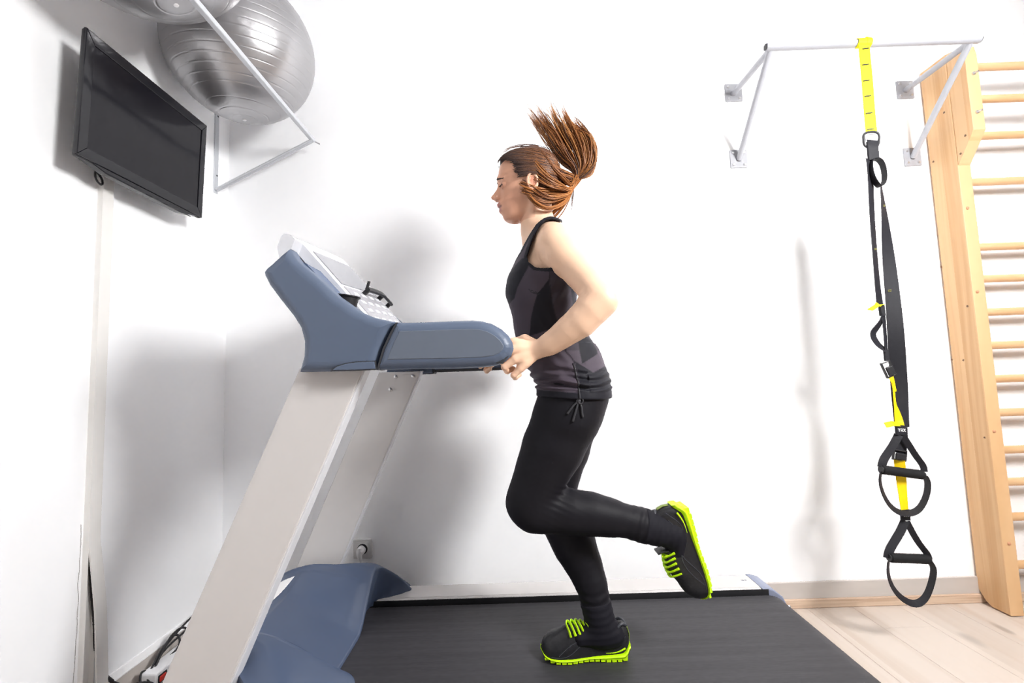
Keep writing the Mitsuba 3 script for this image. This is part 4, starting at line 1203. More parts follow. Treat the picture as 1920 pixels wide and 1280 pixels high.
# --- limbs: joints with radii
NSH = [(0.1289, -0.7220, 1.4028, 0.0473)][0]
near_arm = [(0.1365, -0.7220, 1.3977, 0.0520), (0.1537, -0.7380, 1.3605, 0.0520), (0.1748, -0.7520, 1.3309, 0.0460), (0.1956, -0.7720, 1.2958, 0.0430), (0.2150, -0.7920, 1.2634, 0.0407), (0.2325, -0.8150, 1.2211, 0.0399), (0.2371, -0.8170, 1.2060, 0.0391), (0.2109, -0.8120, 1.1843, 0.0413), (0.1820, -0.8020, 1.1558, 0.0401), (0.1488, -0.7900, 1.1333, 0.0346), (0.1227, -0.7780, 1.1146, 0.0297), (0.0976, -0.7680, 1.0998, 0.0269), (0.0737, -0.7600, 1.0892, 0.0255)]
elbow_tip = [(0.2480, -0.8220, 1.2106, 0.0303)][0]
WN = np.array(near_arm[-1])
fsh = np.array(near_arm[0]); fsh[1] = 2 * YP - fsh[1]
SHIFT = np.array([-0.100, 0, 0.026])


def far_of(j, extra=SHIFT):
    j = np.array(j)
    j[1] = -0.405 - (j[1] + 0.760) 
    j[:3] += extra
    return j


WF = far_of(WN)
FEL = np.array([fsh[0] + 0.075, -0.345, fsh[2] - 0.215, 0.039])
far_arm = [fsh, fsh * 0.5 + FEL * 0.5 + [0, 0.01, 0, 0.003], FEL, FEL * 0.62 + WF * 0.38 + [0, 0, 0, 0.004], WF]
hand = {
    'index': [(0.0592, -0.7520, 1.0947, 0.0121), (-0.0023, -0.7580, 1.1100, 0.0124), (-0.0361, -0.7520, 1.0965, 0.0097), (-0.0310, -0.7300, 1.0824, 0.0092), (-0.0127, -0.7180, 1.0840, 0.0081)],
    'middle': [(0.0618, -0.7580, 1.0897, 0.0120), (-0.0060, -0.7660, 1.0870, 0.0123), (-0.0427, -0.7620, 1.0689, 0.0097), (-0.0363, -0.7380, 1.0561, 0.0092), (-0.0180, -0.7260, 1.0606, 0.0082)],
    'ring': [(0.0644, -0.7600, 1.0834, 0.0120), (0.0006, -0.7670, 1.0612, 0.0119), (-0.0301, -0.7630, 1.0400, 0.0093), (-0.0233, -0.7410, 1.0297, 0.0088), (-0.0065, -0.7300, 1.0355, 0.0078)],
    'little': [(0.0674, -0.7580, 1.0790, 0.0120), (0.0147, -0.7600, 1.0356, 0.0114), (-0.0054, -0.7570, 1.0169, 0.0082), (-0.0012, -0.7390, 1.0108, 0.0079), (0.0113, -0.7300, 1.0181, 0.0070)],
    'thumb': [(0.0686, -0.7480, 1.0977, 0.0137), (0.0304, -0.7220, 1.1196, 0.0147), (0.0039, -0.7080, 1.1154, 0.0110), (-0.0170, -0.7080, 1.0989, 0.0094)],
}
palm_fill = [(0.0530, -0.7520, 1.0904, 0.0174), (0.0107, -0.7550, 1.0931, 0.0158), (0.0245, -0.7550, 1.0564, 0.0143), (0.0525, -0.7520, 1.0768, 0.0166)]

near_leg = [(0.1706, -0.6550, 0.9492, 0.0934), (0.1447, -0.6600, 0.8819, 0.0927), (0.1027, -0.6620, 0.7970, 0.0857), (0.0682, -0.6640, 0.7300, 0.0727), (0.0406, -0.6640, 0.6675, 0.0661), (0.0300, -0.6640, 0.6372, 0.0597), (0.0452, -0.6640, 0.6214, 0.0573), (0.0937, -0.6620, 0.6147, 0.0542), (0.1487, -0.6600, 0.6109, 0.0574), (0.2085, -0.6570, 0.6021, 0.0551), (0.2667, -0.6540, 0.5887, 0.0473), (0.3313, -0.6500, 0.5717, 0.0395), (0.3628, -0.6480, 0.5609, 0.0395), (0.3942, -0.6470, 0.5519, 0.0395)]
knee_cap = [(0.0036, -0.6620, 0.6436, 0.0315)][0]
far_leg = [(0.1948, -0.4870, 0.9424, 0.0992), (0.1771, -0.4900, 0.8753, 0.0951), (0.1466, -0.5000, 0.7717, 0.0833), (0.1208, -0.5120, 0.6880, 0.0718), (0.1073, -0.5200, 0.6305, 0.0643), (0.1156, -0.5250, 0.5893, 0.0622), (0.1311, -0.5300, 0.5600, 0.0618), (0.1552, -0.5400, 0.5092, 0.0630), (0.1724, -0.5500, 0.4661, 0.0590), (0.1954, -0.5600, 0.4140, 0.0492), (0.2123, -0.5750, 0.3654, 0.0412), (0.2214, -0.5850, 0.3161, 0.0367), (0.2294, -0.5920, 0.2725, 0.0348), (0.2366, -0.5950, 0.2353, 0.0322)]
near_foot = [(0.4161, -0.6460, 0.5432, 0.0363), (0.4506, -0.6450, 0.5342, 0.0348), (0.4672, -0.6450, 0.4726, 0.0252)]
far_foot = [(0.2678, -0.5980, 0.2283, 0.0321), (0.1710, -0.6000, 0.2245, 0.0241)]

# --- neck and head
HY = YP - 0.002
neck = [(0.0986, -0.5700, 1.4661, 0.0580), (0.0912, -0.5710, 1.5039, 0.0502), (0.0872, -0.5720, 1.5398, 0.0467), (0.0925, -0.5720, 1.5850, 0.0477)]
traps = [[(0.0963, -0.5700, 1.4986, 0.0352)][0], [(0.1293, -0.6600, 1.4469, 0.0363)][0], [(0.1345, -0.7000, 1.4174, 0.0417)][0]]
strand_muscle = [(0.0809, -0.6250, 1.5716, 0.0153), (0.0568, -0.5850, 1.4879, 0.0131)]
HF_ = [(0.0671, 1.7633), (0.0349, 1.7599), (0.0042, 1.7499), (-0.0123, 1.7376), (-0.0225, 1.7241), (-0.0303, 1.7032), (-0.0354, 1.6812), (-0.0376, 1.6685), (-0.0328, 1.6518), (-0.0306, 1.6370), (-0.0293, 1.6223), (-0.0297, 1.6077), (-0.0310, 1.5950), (-0.0341, 1.5824), (-0.0327, 1.5714), (-0.0304, 1.5586), (-0.0255, 1.5476), (-0.0231, 1.5384), (-0.0172, 1.5291), (0.0020, 1.5221)]
HB_ = [(0.1028, 1.7620), (0.1274, 1.7527), (0.1446, 1.7373), (0.1563, 1.7183), (0.1658, 1.6885), (0.1661, 1.6554), (0.1559, 1.6228), (0.1388, 1.5943), (0.1203, 1.5731), (0.0948, 1.5541), (0.0713, 1.5386), (0.0480, 1.5286), (0.0266, 1.5212)]
HW_Z = [(0.0850, 1.7627), (0.0847, 1.7562), (0.0842, 1.7432), (0.0835, 1.7247), (0.0824, 1.6953), (0.0811, 1.6586), (0.0797, 1.6220), (0.0784, 1.5856), (0.0772, 1.5547), (0.0765, 1.5348), (0.0761, 1.5240), (0.0759, 1.5194)]
HW_V = [0.022, 0.036, 0.053, 0.065, 0.073, 0.0755, 0.070, 0.061, 0.051, 0.040, 0.027, 0.014]
hf_, hb_ = by_z([q[1] for q in HF_], [q[0] for q in HF_]), by_z([q[1] for q in HB_], [q[0] for q in HB_])
hw_ = by_z([q[1] for q in HW_Z], HW_V)
HZ0, HZ1 = HF_[-1][1], HF_[0][1]
PXM = abs([(0.0804, 1.6403)][0][0] - [(0.0822, 1.6402)][0][0])     # one photo pixel at the head, in metres
NB = [(-0.0341, 1.6665), (-0.0344, 1.6573), (-0.0346, 1.6500), (-0.0350, 1.6372), (-0.0355, 1.6233), (-0.0357, 1.6153), (-0.0359, 1.6087), (-0.0361, 1.6025), (-0.0362, 1.5985), (-0.0364, 1.5943), (-0.0366, 1.5879)]
nose_ = by_z([q[1] for q in NB], [0, 0.8, 2.6, 5.5, 11.5, 15, 17.5, 16.2, 9.0, 3.0, 0.0])
nosew_ = by_z([q[1] for q in NB], [0.007, 0.007, 0.0075, 0.008, 0.009, 0.0105, 0.0115, 0.0120, 0.0125, 0.011, 0.010])
LB_ = [(-0.0364, 1.5934), (-0.0366, 1.5879), (-0.0367, 1.5825), (-0.0369, 1.5761), (-0.0371, 1.5716), (-0.0372, 1.5670), (-0.0374, 1.5598), (-0.0377, 1.5525), (-0.0379, 1.5462)]
lips_ = by_z([q[1] for q in LB_], [0, 2.2, 4.6, 4.2, 0.6, 1.8, 3.2, 1.6, 0])


def head(p, detail=True):
    z = np.clip(p[:, 2], HZ0 + 0.001, HZ1 - 0.001)
    x0, x1, b = hf_(z), hb_(z), hw_(z)
    ay = np.abs(p[:, 1] - HY)
    if detail:
        nz, lz = p[:, 2], p[:, 2]
        nb_ = np.where((nz > NB[-1][1]) & (nz < NB[0][1]), nose_(np.clip(nz, NB[-1][1], NB[0][1])), 0) * PXM
        nw_ = nosew_(np.clip(nz, NB[-1][1], NB[0][1]))
        lb_ = np.where((lz > LB_[-1][1]) & (lz < LB_[0][1]), lips_(np.clip(lz, LB_[-1][1], LB_[0][1])), 0) * PXM
        x0 = x0 - nb_ * np.exp(-(ay / nw_) ** 2.4) - lb_ * np.exp(-(ay / 0.019) ** 2)
    k = 0.42                                  # the widest place lies behind the middle
    xc = x0 + (x1 - x0) * (0.56 if not detail else 0.56)
    xc = np.where(detail, hf_(z) + (x1 - hf_(z)) * 0.56, xc)
    a = np.where(p[:, 0] < xc, xc - x0, x1 - xc)
    a = np.maximum(a, 0.004)
    b = np.maximum(b, 0.004)
    e = 2.15
    n = ((np.abs(p[:, 0] - xc) / a) ** e + (ay / b) ** e) ** (1 / e)
    f = (n - 1) * np.minimum(a, b)
    over = np.maximum(p[:, 2] - (HZ1 - 0.001), 0) + np.maximum(HZ0 + 0.001 - p[:, 2], 0)
    f = np.where(over > 0, np.sqrt(np.maximum(f, 0) ** 2 + over ** 2), f)
    return f.astype(np.float32)


eye = np.array([(-0.0174, -0.6030, 1.6359)][0])
socket = np.array([(-0.0311, -0.6060, 1.6386)][0])
ear_c = np.array([(0.0745, -0.6465, 1.6257)][0])


def mir(p):
    q = p.copy()
    q[:, 1] = 2 * HY - q[:, 1]
    return q


def face(p):
    f = head(p)
    for q in (p, mir(p)):
        f = smax(f, -ell(q, socket, (0.0115, 0.0145, 0.0105)), 0.010)
        f = smin(f, ell(q, eye, (0.0115, 0.0145, 0.0115)), 0.005)
        brow = sd_cone(q, (*(np.array([(-0.0302, -0.5850, 1.6651)][0])), 0.0055), (*(np.array([(-0.0123, -0.6130, 1.6509)][0])), 0.005))
        f = smin(f, brow, 0.012)
        nos = sd_cone(q, (*(np.array([(-0.0384, -0.5830, 1.6018)][0])), 0.0062), (*(np.array([(-0.0430, -0.5790, 1.6008)][0])), 0.006))
        f = smin(f, nos, 0.006)
        # ear: flat disc, raised rim, hollow, lobe
        e = q - ear_c
        d_ = np.sqrt((e[:, 0] * 1.0) ** 2 + (e[:, 2] * 0.66) ** 2)
        disc = np.maximum(d_ - 0.0165, np.abs(e[:, 1] - 0.10 * e[:, 0] + 0.001) - 0.0028)
        rim = np.sqrt((d_ - 0.0158) ** 2 + (e[:, 1] - 0.10 * e[:, 0] + 0.0050) ** 2) - 0.0044
        hol = sd_cone(q, (ear_c[0] - 0.010, ear_c[1] + 0.004, ear_c[2] - 0.008, 0.008), (ear_c[0] - 0.004, ear_c[1] + 0.004, ear_c[2] + 0.004, 0.006))
        f = smin(f, smin(smin(disc, rim, 0.004), hol, 0.006), 0.006)
    return f


def neck_f(p):
    f = chain(p, neck, 0.02)
    for q in (p, mir(p)):
        f = smin(f, chain(q, strand_muscle, 0.01), 0.016)
    return f


def shoulders(p):
    f = None
    for q in (p, mir(p)):
        d_ = smin(chain(q, traps, 0.03), sd_cone(q, near_arm[0], near_arm[1]), 0.03)
        f = d_ if f is None else np.minimum(f, d_)
    return f


def hand_f(p, tr=None):
    H = {k: [tr(j) if tr else np.array(j) for j in v] for k, v in hand.items()}
    f = None
    for k, v in H.items():
        d_ = chain(p, v, 0.004)
        f = d_ if f is None else np.minimum(f, d_) if k == 'thumb' else smin(f, d_, 0.0025)
    pf = [tr(j) if tr else np.array(j) for j in palm_fill]
    d_ = smin(smin(sd_cone(p, pf[0], pf[1]), sd_cone(p, pf[3], pf[2]), 0.02), sd_cone(p, pf[1], pf[2]), 0.02)
    return smin(f, d_, 0.012)


def arms(p):
    a = smin(chain(p, near_arm, 0.02), ell(p, elbow_tip[:3], (elbow_tip[3],) * 3), 0.02)
    a = smin(a, hand_f(p), 0.012)
    b = smin(chain(p, far_arm, 0.03), hand_f(p, far_of), 0.012)
    return a, b


def trunk(p):
    return smin(smin(torso(p, -0.008), shoulders(p), 0.045), neck_f(p), 0.035)


def legs(p):
    a = smin(chain(p, near_leg, 0.03), ell(p, knee_cap[:3], (knee_cap[3],) * 3), 0.03)
    b = chain(p, far_leg, 0.03)
    return a, b


def lower(p):
    a, b = legs(p)
    a = smin(a, chain(p, near_foot, 0.02), 0.02)
    b = smin(b, chain(p, far_foot, 0.02), 0.02)
    return smin(np.minimum(a, b) if False else smin(a, b, 0.012), torso(p, -0.010), 0.04)


def local(f, p, c, r):
    """f where p lies within r of c, the distance to that ball elsewhere"""
    d_ = np.linalg.norm(p - np.asarray(c, np.float32), axis=1) - r
    o = np.maximum(d_, 0) + 0.06
    m = d_ < 0.05
    if m.any():
        o[m] = f(p[m])
    return o.astype(np.float32)


HEADC = np.array([HF_[12][0] + 0.075, HY, HF_[12][1]])
HANDC, HANDF = np.array(hand['middle'][1][:3]), far_of(hand['middle'][1])[:3]


def body(p):
    f = trunk(p)
    a = smin(chain(p, near_arm, 0.02), ell(p, elbow_tip[:3], (elbow_tip[3],) * 3), 0.02)
    a = smin(a, local(hand_f, p, HANDC, 0.12), 0.012)
    b = smin(chain(p, far_arm, 0.03), local(lambda q: hand_f(q, far_of), p, HANDF, 0.12), 0.012)
    f = smin(smin(f, a, 0.018), b, 0.018)
    f = smin(f, local(face, p, HEADC, 0.17), 0.010)
    m = p[:, 2] < hemz + 0.10
    if m.any():
        f[m] = np.minimum(f[m], lower(p[m]) + 0.006)
    return f


hemz = [(0.1803, 0.9634)][0][1]
skin = surface(body, (-0.24, -0.90, 0.165), (0.56, -0.29, 1.80), 0.0032)
skin.apply_transform(np.eye(4))
# colour of the skin: lips, painted shade on lids and face, a little red on cheeks, knuckles and elbows
v = np.asarray(skin.vertices)
col = np.tile(np.array([0.79, 0.525, 0.365]), (len(v), 1))


def tint(c, w_, rgb_):
    return c * (1 - w_[:, None]) + np.array(rgb_) * w_[:, None]


nz_ = meshkit.fbm(v * 28, 3, 2)[:, None]
col = col * (0.97 + 0.06 * nz_)
ay = np.abs(v[:, 1] - HY)
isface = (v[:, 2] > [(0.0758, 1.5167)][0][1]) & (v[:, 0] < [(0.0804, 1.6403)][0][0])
red = np.exp(-(((v - np.array([(0.0045, -0.6250, 1.5814)][0])) / [0.035, 0.05, 0.03]) ** 2).sum(1))
red = np.maximum(red, np.exp(-(((v - np.array([2 * 0, 2 * HY, 0]) * [0, 1, 0] * 1 - (np.array([(0.0045, -0.6250, 1.5814)][0]) * [1, -1, 1])) / [0.035, 0.05, 0.03]) ** 2).sum(1)))
col = tint(col, 0.55 * red, (0.66, 0.34, 0.235))
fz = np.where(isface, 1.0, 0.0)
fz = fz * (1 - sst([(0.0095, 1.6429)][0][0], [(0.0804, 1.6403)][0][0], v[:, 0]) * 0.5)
col = tint(col, 0.80 * fz, (0.60, 0.285, 0.18))  # flush of the face, darkened too as its side turned from the lamp
lipz = [[(-0.0366, 1.5861)][0][1], [(-0.0376, 1.5544)][0][1]]
lipw = sst(lipz[1] - 0.002, lipz[1] + 0.003, v[:, 2]) * (1 - sst(lipz[0] - 0.003, lipz[0] + 0.002, v[:, 2])) * (1 - sst(0.016, 0.025, ay)) * (v[:, 0] < [(-0.0141, 1.5707)][0][0])
col = tint(col, 0.85 * lipw, (0.42, 0.165, 0.145))
mouth = np.exp(-((v[:, 2] - [(-0.0371, 1.5707)][0][1]) / 0.0030) ** 2) * (1 - sst(0.021, 0.027, ay)) * (v[:, 0] < [(-0.0176, 1.5709)][0][0])
col = tint(col, 0.9 * mouth, (0.12, 0.06, 0.05))
nost = np.exp(-(((np.abs(v[:, [0, 1, 2]] - [0, HY, 0]) - [0, 0, 0]) * 0).sum(1)))
for s in (-1, 1):
    q = np.array([(-0.0431, -0.5790, 1.5963)][0])
    q[1] = HY + s * 0.0065
    col = tint(col, 0.8 * np.exp(-(((v - q) / [0.0035, 0.003, 0.0028]) ** 2).sum(1)), (0.18, 0.07, 0.05))
    e_ = eye.copy()
    e_[1] = HY + s * abs(eye[1] - HY)
    lid_shade = np.exp(-(((v - e_) / [0.015, 0.018, 0.011]) ** 2).sum(1))
    col = tint(col, 0.8 * lid_shade, (0.30, 0.135, 0.095))  # shade of the eye socket painted on the lid
for key_, q in (('thumb', 1), ('index', 1), ('middle', 1), ('ring', 1), ('little', 1), ('middle', 2), ('ring', 2), ('little', 2)):
    col = tint(col, 0.4 * np.exp(-(((v - np.array(hand[key_][q][:3])) / 0.011) ** 2).sum(1)), (0.66, 0.33, 0.25))
col = tint(col, 0.35 * np.exp(-(((v - np.array(elbow_tip[:3])) / 0.03) ** 2).sum(1)), (0.68, 0.38, 0.29))
ear = np.exp(-(((v - ear_c) / [0.020, 0.012, 0.026]) ** 2).sum(1))
col = tint(col, np.minimum(1, 1.3 * ear), (0.46, 0.195, 0.12))
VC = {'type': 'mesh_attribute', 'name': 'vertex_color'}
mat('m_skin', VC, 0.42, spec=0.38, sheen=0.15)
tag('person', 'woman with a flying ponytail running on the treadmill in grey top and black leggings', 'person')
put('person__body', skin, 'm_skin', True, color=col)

# --- leggings
hemz = [(0.0519, 0.9677)][0][1]
CUT_N = [[(0.3660, -0.6480, 0.5608)][0], [(0.4005, -0.6470, 0.5517)][0]]
CUT_F = [[(0.2230, -0.5850, 0.3160)][0], [(0.2262, -0.5880, 0.2924)][0]]


def plane(p, pq):
    a, b = np.array(pq[0]), np.array(pq[1])
    n = (b - a) / np.linalg.norm(b - a)
    return (p - a.astype(np.float32)) @ n.astype(np.float32)


def leg_shape(p):
    a, b = legs(p)
    return smin(smin(a, b, 0.010), torso(p, -0.002), 0.04)


def leggings(p):
    a, b = legs(p)
    ca, cb = plane(p, CUT_N), plane(p, CUT_F)
    wr = 0.0011 * np.sin(ca * 260 + 2 * np.sin(p[:, 1] * 60)) * np.exp(-(ca / 0.05) ** 2)
    a = smax(a - wr, ca, 0.003)
    wr = 0.0011 * np.sin(cb * 260 + 2 * np.sin(p[:, 1] * 60)) * np.exp(-(cb / 0.05) ** 2)
    b = smax(b - wr, cb, 0.003)
    f = smin(smin(a, b, 0.010), torso(p, -0.002), 0.04)
    # folds behind the bent knee and in the groin
    kc = np.array([(0.1032, -0.6640, 0.6579)][0], np.float32)
    r_ = np.linalg.norm(p - kc, axis=1)
    f = f + 0.0016 * np.sin((p[:, 0] * 0.5 + p[:, 2]) * 330) * np.exp(-(r_ / 0.055) ** 2)
    return np.maximum(f, p[:, 2] - (hemz + 0.06))


leg_mesh = surface(leggings, (-0.08, -0.78, 0.24), (0.48, -0.36, 1.10), 0.0032)
mat('m_leggings', proc(lambda p, n, uv: mi.Color3f(0.0062, 0.0056, 0.0082) * (0.9 + 0.2 * noise(p.x * 500, p.y * 500, p.z * 500))), 0.58, spec=0.17, sheen=0.3, sheen_tint=0.6)
put('person__leggings', leg_mesh, 'm_leggings', True, label='black running leggings')

# --- socks
mat('m_sock', rgb(0.0075, 0.0070, 0.0110), 0.75, spec=0.2)


def sock(which, foot, cut):
    def f(p):
        a = legs(p)[which] if which >= 0 else 0
        c = plane(p, cut)
        a = smin(a, chain(p, foot, 0.02), 0.03) - 0.0018 - 0.0006 * np.sin(c * 330 + 1.5 * np.sin(p[:, 1] * 70))
        return smax(a, -(c + 0.006), 0.004)
    return f


sm = surface(sock(0, near_foot, CUT_N), (0.30, -0.72, 0.40), (0.55, -0.57, 0.72), 0.0034)
put('person__sock', sm, 'm_sock', True, label='black sock at the raised foot')
sm = surface(sock(1, far_foot, CUT_F), (0.15, -0.70, 0.18), (0.36, -0.50, 0.38), 0.0034)
put('person__sock', sm, 'm_sock', True, label='black sock at the standing foot')

# --- tank top
ARMHOLE = [(0.0831, 1.4571), (0.0728, 1.4393), (0.0552, 1.3973), (0.0463, 1.3715), (0.0504, 1.3518), (0.0688, 1.3317), (0.1067, 1.3222), (0.1432, 1.3177), (0.1784, 1.3213), (0.2179, 1.3491), (0.2441, 1.4299), (0.2151, 1.4969), (0.1600, 1.4873), (0.1498, 1.4744), (0.1370, 1.4774), (0.1226, 1.4796), (0.1047, 1.4753)]
NECKL = [(0.0781, 1.4699), (0.0559, 1.4431), (0.0404, 1.4220), (0.0267, 1.4009), (0.0048, 1.3785), (-0.1286, 1.3749), (-0.1214, 1.6522), (0.2245, 1.6393), (0.2023, 1.5115), (0.1625, 1.4995), (0.1507, 1.4890), (0.1362, 1.4937), (0.1215, 1.4951), (0.1016, 1.4883)]
HEM = [(q[0], q[2]) for q in [(-0.0475, -0.5700, 0.9636), (0.0704, -0.6000, 0.9522), (0.1121, -0.7000, 0.9489), (0.1653, -0.7450, 0.9437), (0.2144, -0.7200, 0.9410), (0.2857, -0.6000, 0.9393), (0.3961, -0.5700, 0.9455)]]
PANEL = [[(0.0187, 1.3605), (0.0320, 1.3698), (0.0415, 1.3679), (0.0475, 1.3529), (0.0503, 1.3430), (0.0467, 1.3316), (0.0314, 1.3077), (0.0143, 1.2790), (0.0045, 1.2502), (-0.0141, 1.2427), (-0.0346, 1.2532), (-0.0333, 1.2953), (-0.0076, 1.3434)],
         [(0.1065, 1.2931), (0.0888, 1.2712), (0.0722, 1.2532), (0.0626, 1.2255), (0.0523, 1.1875), (0.0477, 1.1479), (0.0447, 1.1321), (0.0789, 1.1404), (0.1141, 1.1519), (0.1305, 1.1657), (0.1207, 1.1963), (0.1128, 1.2366), (0.1095, 1.2721)],
         [(0.1875, 1.1115), (0.2204, 1.1328), (0.2358, 1.1194), (0.2483, 1.0822), (0.2479, 1.0726), (0.1908, 1.0427)],
         [(0.1701, 1.0518), (0.2213, 1.0164), (0.2425, 1.0253), (0.2654, 1.0341), (0.2943, 1.0379), (0.3040, 0.9169), (0.1739, 0.9212), (0.1777, 1.0067)],
         [(0.1550, 1.3220), (0.1737, 1.3066), (0.1854, 1.2799), (0.1965, 1.2404), (0.2047, 1.2076), (0.1822, 1.2084), (0.1751, 1.2656)]]
SEAM = [(0.1090, 1.3213), (0.1094, 1.2936), (0.1136, 1.2383), (0.1215, 1.1977), (0.1298, 1.1669), (0.1387, 1.1123), (0.1455, 1.0867), (0.1677, 1.0511), (0.1752, 1.0067), (0.1770, 0.9768), (0.1780, 0.9440)]
seam_ = by_z([q[1] for q in SEAM], [q[0] for q in SEAM])
hem_ = PchipInterpolator([q[0] for q in HEM], [q[1] for q in HEM])
NOTCH = [(0.1272, 1.3167), (0.1240, 1.2394), (0.1188, 1.1122), (0.1156, 1.0336), (0.1146, 1.0102)]


def top_cut(p):
    """positive where the top is cut away"""
    g = -poly_sd(p[:, 0], p[:, 2], ARMHOLE)
    side = np.abs(p[:, 1] - YP)
    g = np.minimum(g, side - 0.050)
    return np.maximum(g, -poly_sd(p[:, 0], p[:, 2], NECKL))


def folds(p):
    """gathers towards the side cord, soft folds at the waist"""
    z, x = p[:, 2], p[:, 0]
    xs = seam_(np.clip(z, SEAM[-1][1], SEAM[0][1]))
    hz = hem_(np.clip(x, HEM[0][0], HEM[-1][0]))
    u_ = z - hz
    near_hem = np.exp(-((u_ - 0.035) / 0.045) ** 2)
    dxs = x - xs
    w_ = np.where(dxs < 0, 0.95, 0.55 + 0.4 * np.exp(-(dxs / 0.03) ** 2))
    g = 0.0046 * np.sin(u_ * 300 + 1.2 * np.sin(dxs * 42) + 0.7 * np.sin(p[:, 1] * 30)) * near_hem * w_
    g = g + 0.0042 * np.sin(u_ * 155 + 2.2 * np.sin(dxs * 22 + 1) + 1.3 * np.sin(p[:, 1] * 20)) * np.exp(-((u_ - 0.05) / 0.05) ** 2) * (dxs < 0.03)
    band = sst(0.020, 0.026, u_)
    g = g * band
    # drape folds under the chest
    zc_ = z - NOTCH[1][1]
    g = g + 0.0016 * np.sin(dxs * 160 + z * 40) * np.exp(-((z - NOTCH[2][1]) / 0.09) ** 2) * (dxs < 0.0)
    g = g + 0.0016 * np.sin(z * 120 - dxs * 150) * np.exp(-((z - NOTCH[1][1]) / 0.06) ** 2) * (dxs > 0.0)
    return g


def top(p):
    f = smin(smin(torso(p, 0.0), shoulders(p) + 0.001, 0.045), neck_f(p) + 0.001, 0.035) - 0.0035
    m = p[:, 2] < hemz + 0.14          # the hem lies over the leggings
    if m.any():
        f[m] = smin(f[m], leg_shape(p[m]) - 0.0015, 0.02)
    f = f - folds(p) - 0.003
    hz = hem_(np.clip(p[:, 0], HEM[0][0], HEM[-1][0]))
    f = smax(f, hz - p[:, 2], 0.004)
    return smax(f, top_cut(p), 0.003)


top_mesh = surface(top, (-0.10, -0.80, 0.90), (0.40, -0.34, 1.56), 0.0030)
v = np.asarray(top_mesh.vertices)
base = np.array([0.058, 0.047, 0.062])
darkc = np.array([0.0105, 0.0105, 0.0150])
pc = np.tile(base, (len(v), 1))
w_ = np.zeros(len(v))
for P in PANEL:
    w_ = np.maximum(w_, 1 - sst(-0.0012, 0.0012, poly_sd(v[:, 0], v[:, 2], P)))
xs = seam_(np.clip(v[:, 2], SEAM[-1][1], SEAM[0][1]))
w_ = np.maximum(w_, (1 - sst(0.0010, 0.0022, np.abs(v[:, 0] - xs))) * 0.8)
hz = hem_(np.clip(v[:, 0], HEM[0][0], HEM[-1][0]))
w_ = np.maximum(w_, 1 - sst(0.017, 0.020, v[:, 2] - hz))
w_ = np.maximum(w_, (sst(-0.0105, -0.0085, top_cut(v.astype(np.float32)))) * (v[:, 2] > NOTCH[0][1] - 0.03))
w_ = np.maximum(w_, sst(-0.002, 0.002, v[:, 0] - xs) * 0.45 * (v[:, 2] > NOTCH[2][1] - 0.03))
pc = tint(pc, w_, darkc)
pc = pc * (0.95 + 0.1 * meshkit.fbm(v * 300, 2, 5)[:, None])
mat('m_top', VC, 0.60, spec=0.18, sheen=0.3, sheen_tint=0.5)
put('person__tank_top', top_mesh, 'm_top', True, color=pc, label='plum-grey and black tank top')
# side cord with its knot and tails, printed squiggle on the chest
mat('m_cord', rgb(0.016, 0.016, 0.02), 0.6)


def on_near(px_, f, lift=0.001):
    """moves points towards the body's near side until they lie on the surface f"""
    P = np.array(px_, float)
    for _ in range(60):
        P[:, 1] += np.clip(-f(P.astype(np.float32)) * -0.8, -0.01, 0.01)
    P[:, 1] -= lift
    return P


def near_surface(xz, f, lift=0.001):
    xz = np.asarray(xz)
    y = np.full(len(xz), -0.90)
    for _ in range(80):
        P = np.c_[xz[:, 0], y, xz[:, 1]].astype(np.float32)
        y = y + np.clip(f(P) * 0.7, -0.01, 0.01)
    return np.c_[xz[:, 0], y - lift, xz[:, 1]]


cz = [(0.1652, 1.0438), (0.1702, 1.0159), (0.1735, 0.9882), (0.1752, 0.9575), (0.1762, 0.9453)]
put('person__cord', tube(near_surface(spline(cz, 30), top, 0.0005), 0.0028, 8), 'm_cord', True, label='dark cord in the side seam of the top')
kn = np.array([(0.1726, -0.7450, 0.9389)][0])
kn = near_surface([(kn[0], kn[2])], lambda p: np.minimum(top(p), leggings(p)), 0.004)[0]
tails = [np.array([(0.1696, 0.9390), (0.1601, 0.9289), (0.1506, 0.9187), (0.1395, 0.9042)]), np.array([(0.1709, 0.9360), (0.1656, 0.9182), (0.1588, 0.8991), (0.1535, 0.8829)]), np.array([(0.1755, 0.9373), (0.1794, 0.9238), (0.1803, 0.9103), (0.1825, 0.8939)])]
both = lambda p: np.minimum(top(p), leggings(p))
tl = []
for t_ in tails:
    q = near_surface(t_, both, 0.003)
    q[0] = kn
    sc = np.linspace(0.0032, 0.0036, 16)
    tl.append(tube(spline(q, 16), sc, 8))
knm = trimesh.creation.icosphere(2, 0.0075)
knm.vertices = np.asarray(knm.vertices) * [1.0, 0.7, 1.1] + kn
lo_ = np.array([(math.cos(a) * 0.007, 0, math.sin(a) * 0.0085) for a in np.linspace(0, 2 * math.pi, 18, endpoint=False)]) + kn + [0.005, -0.003, 0.001]
put('person__cord_tails', cat_(knm, tube(lo_, 0.0022, 7, closed=True), *tl), 'm_cord', True, label='knot and loose ends of the side cord')
sq = np.array([(0.0473, 1.2678), (0.0519, 1.2644), (0.0549, 1.2595), (0.0612, 1.2560), (0.0674, 1.2534), (0.0737, 1.2516), (0.0817, 1.2521)])
sq2 = np.array([(0.0535, 1.2643), (0.0598, 1.2625), (0.0628, 1.2576), (0.0676, 1.2590), (0.0706, 1.2541), (0.0755, 1.2563), (0.0801, 1.2538)])
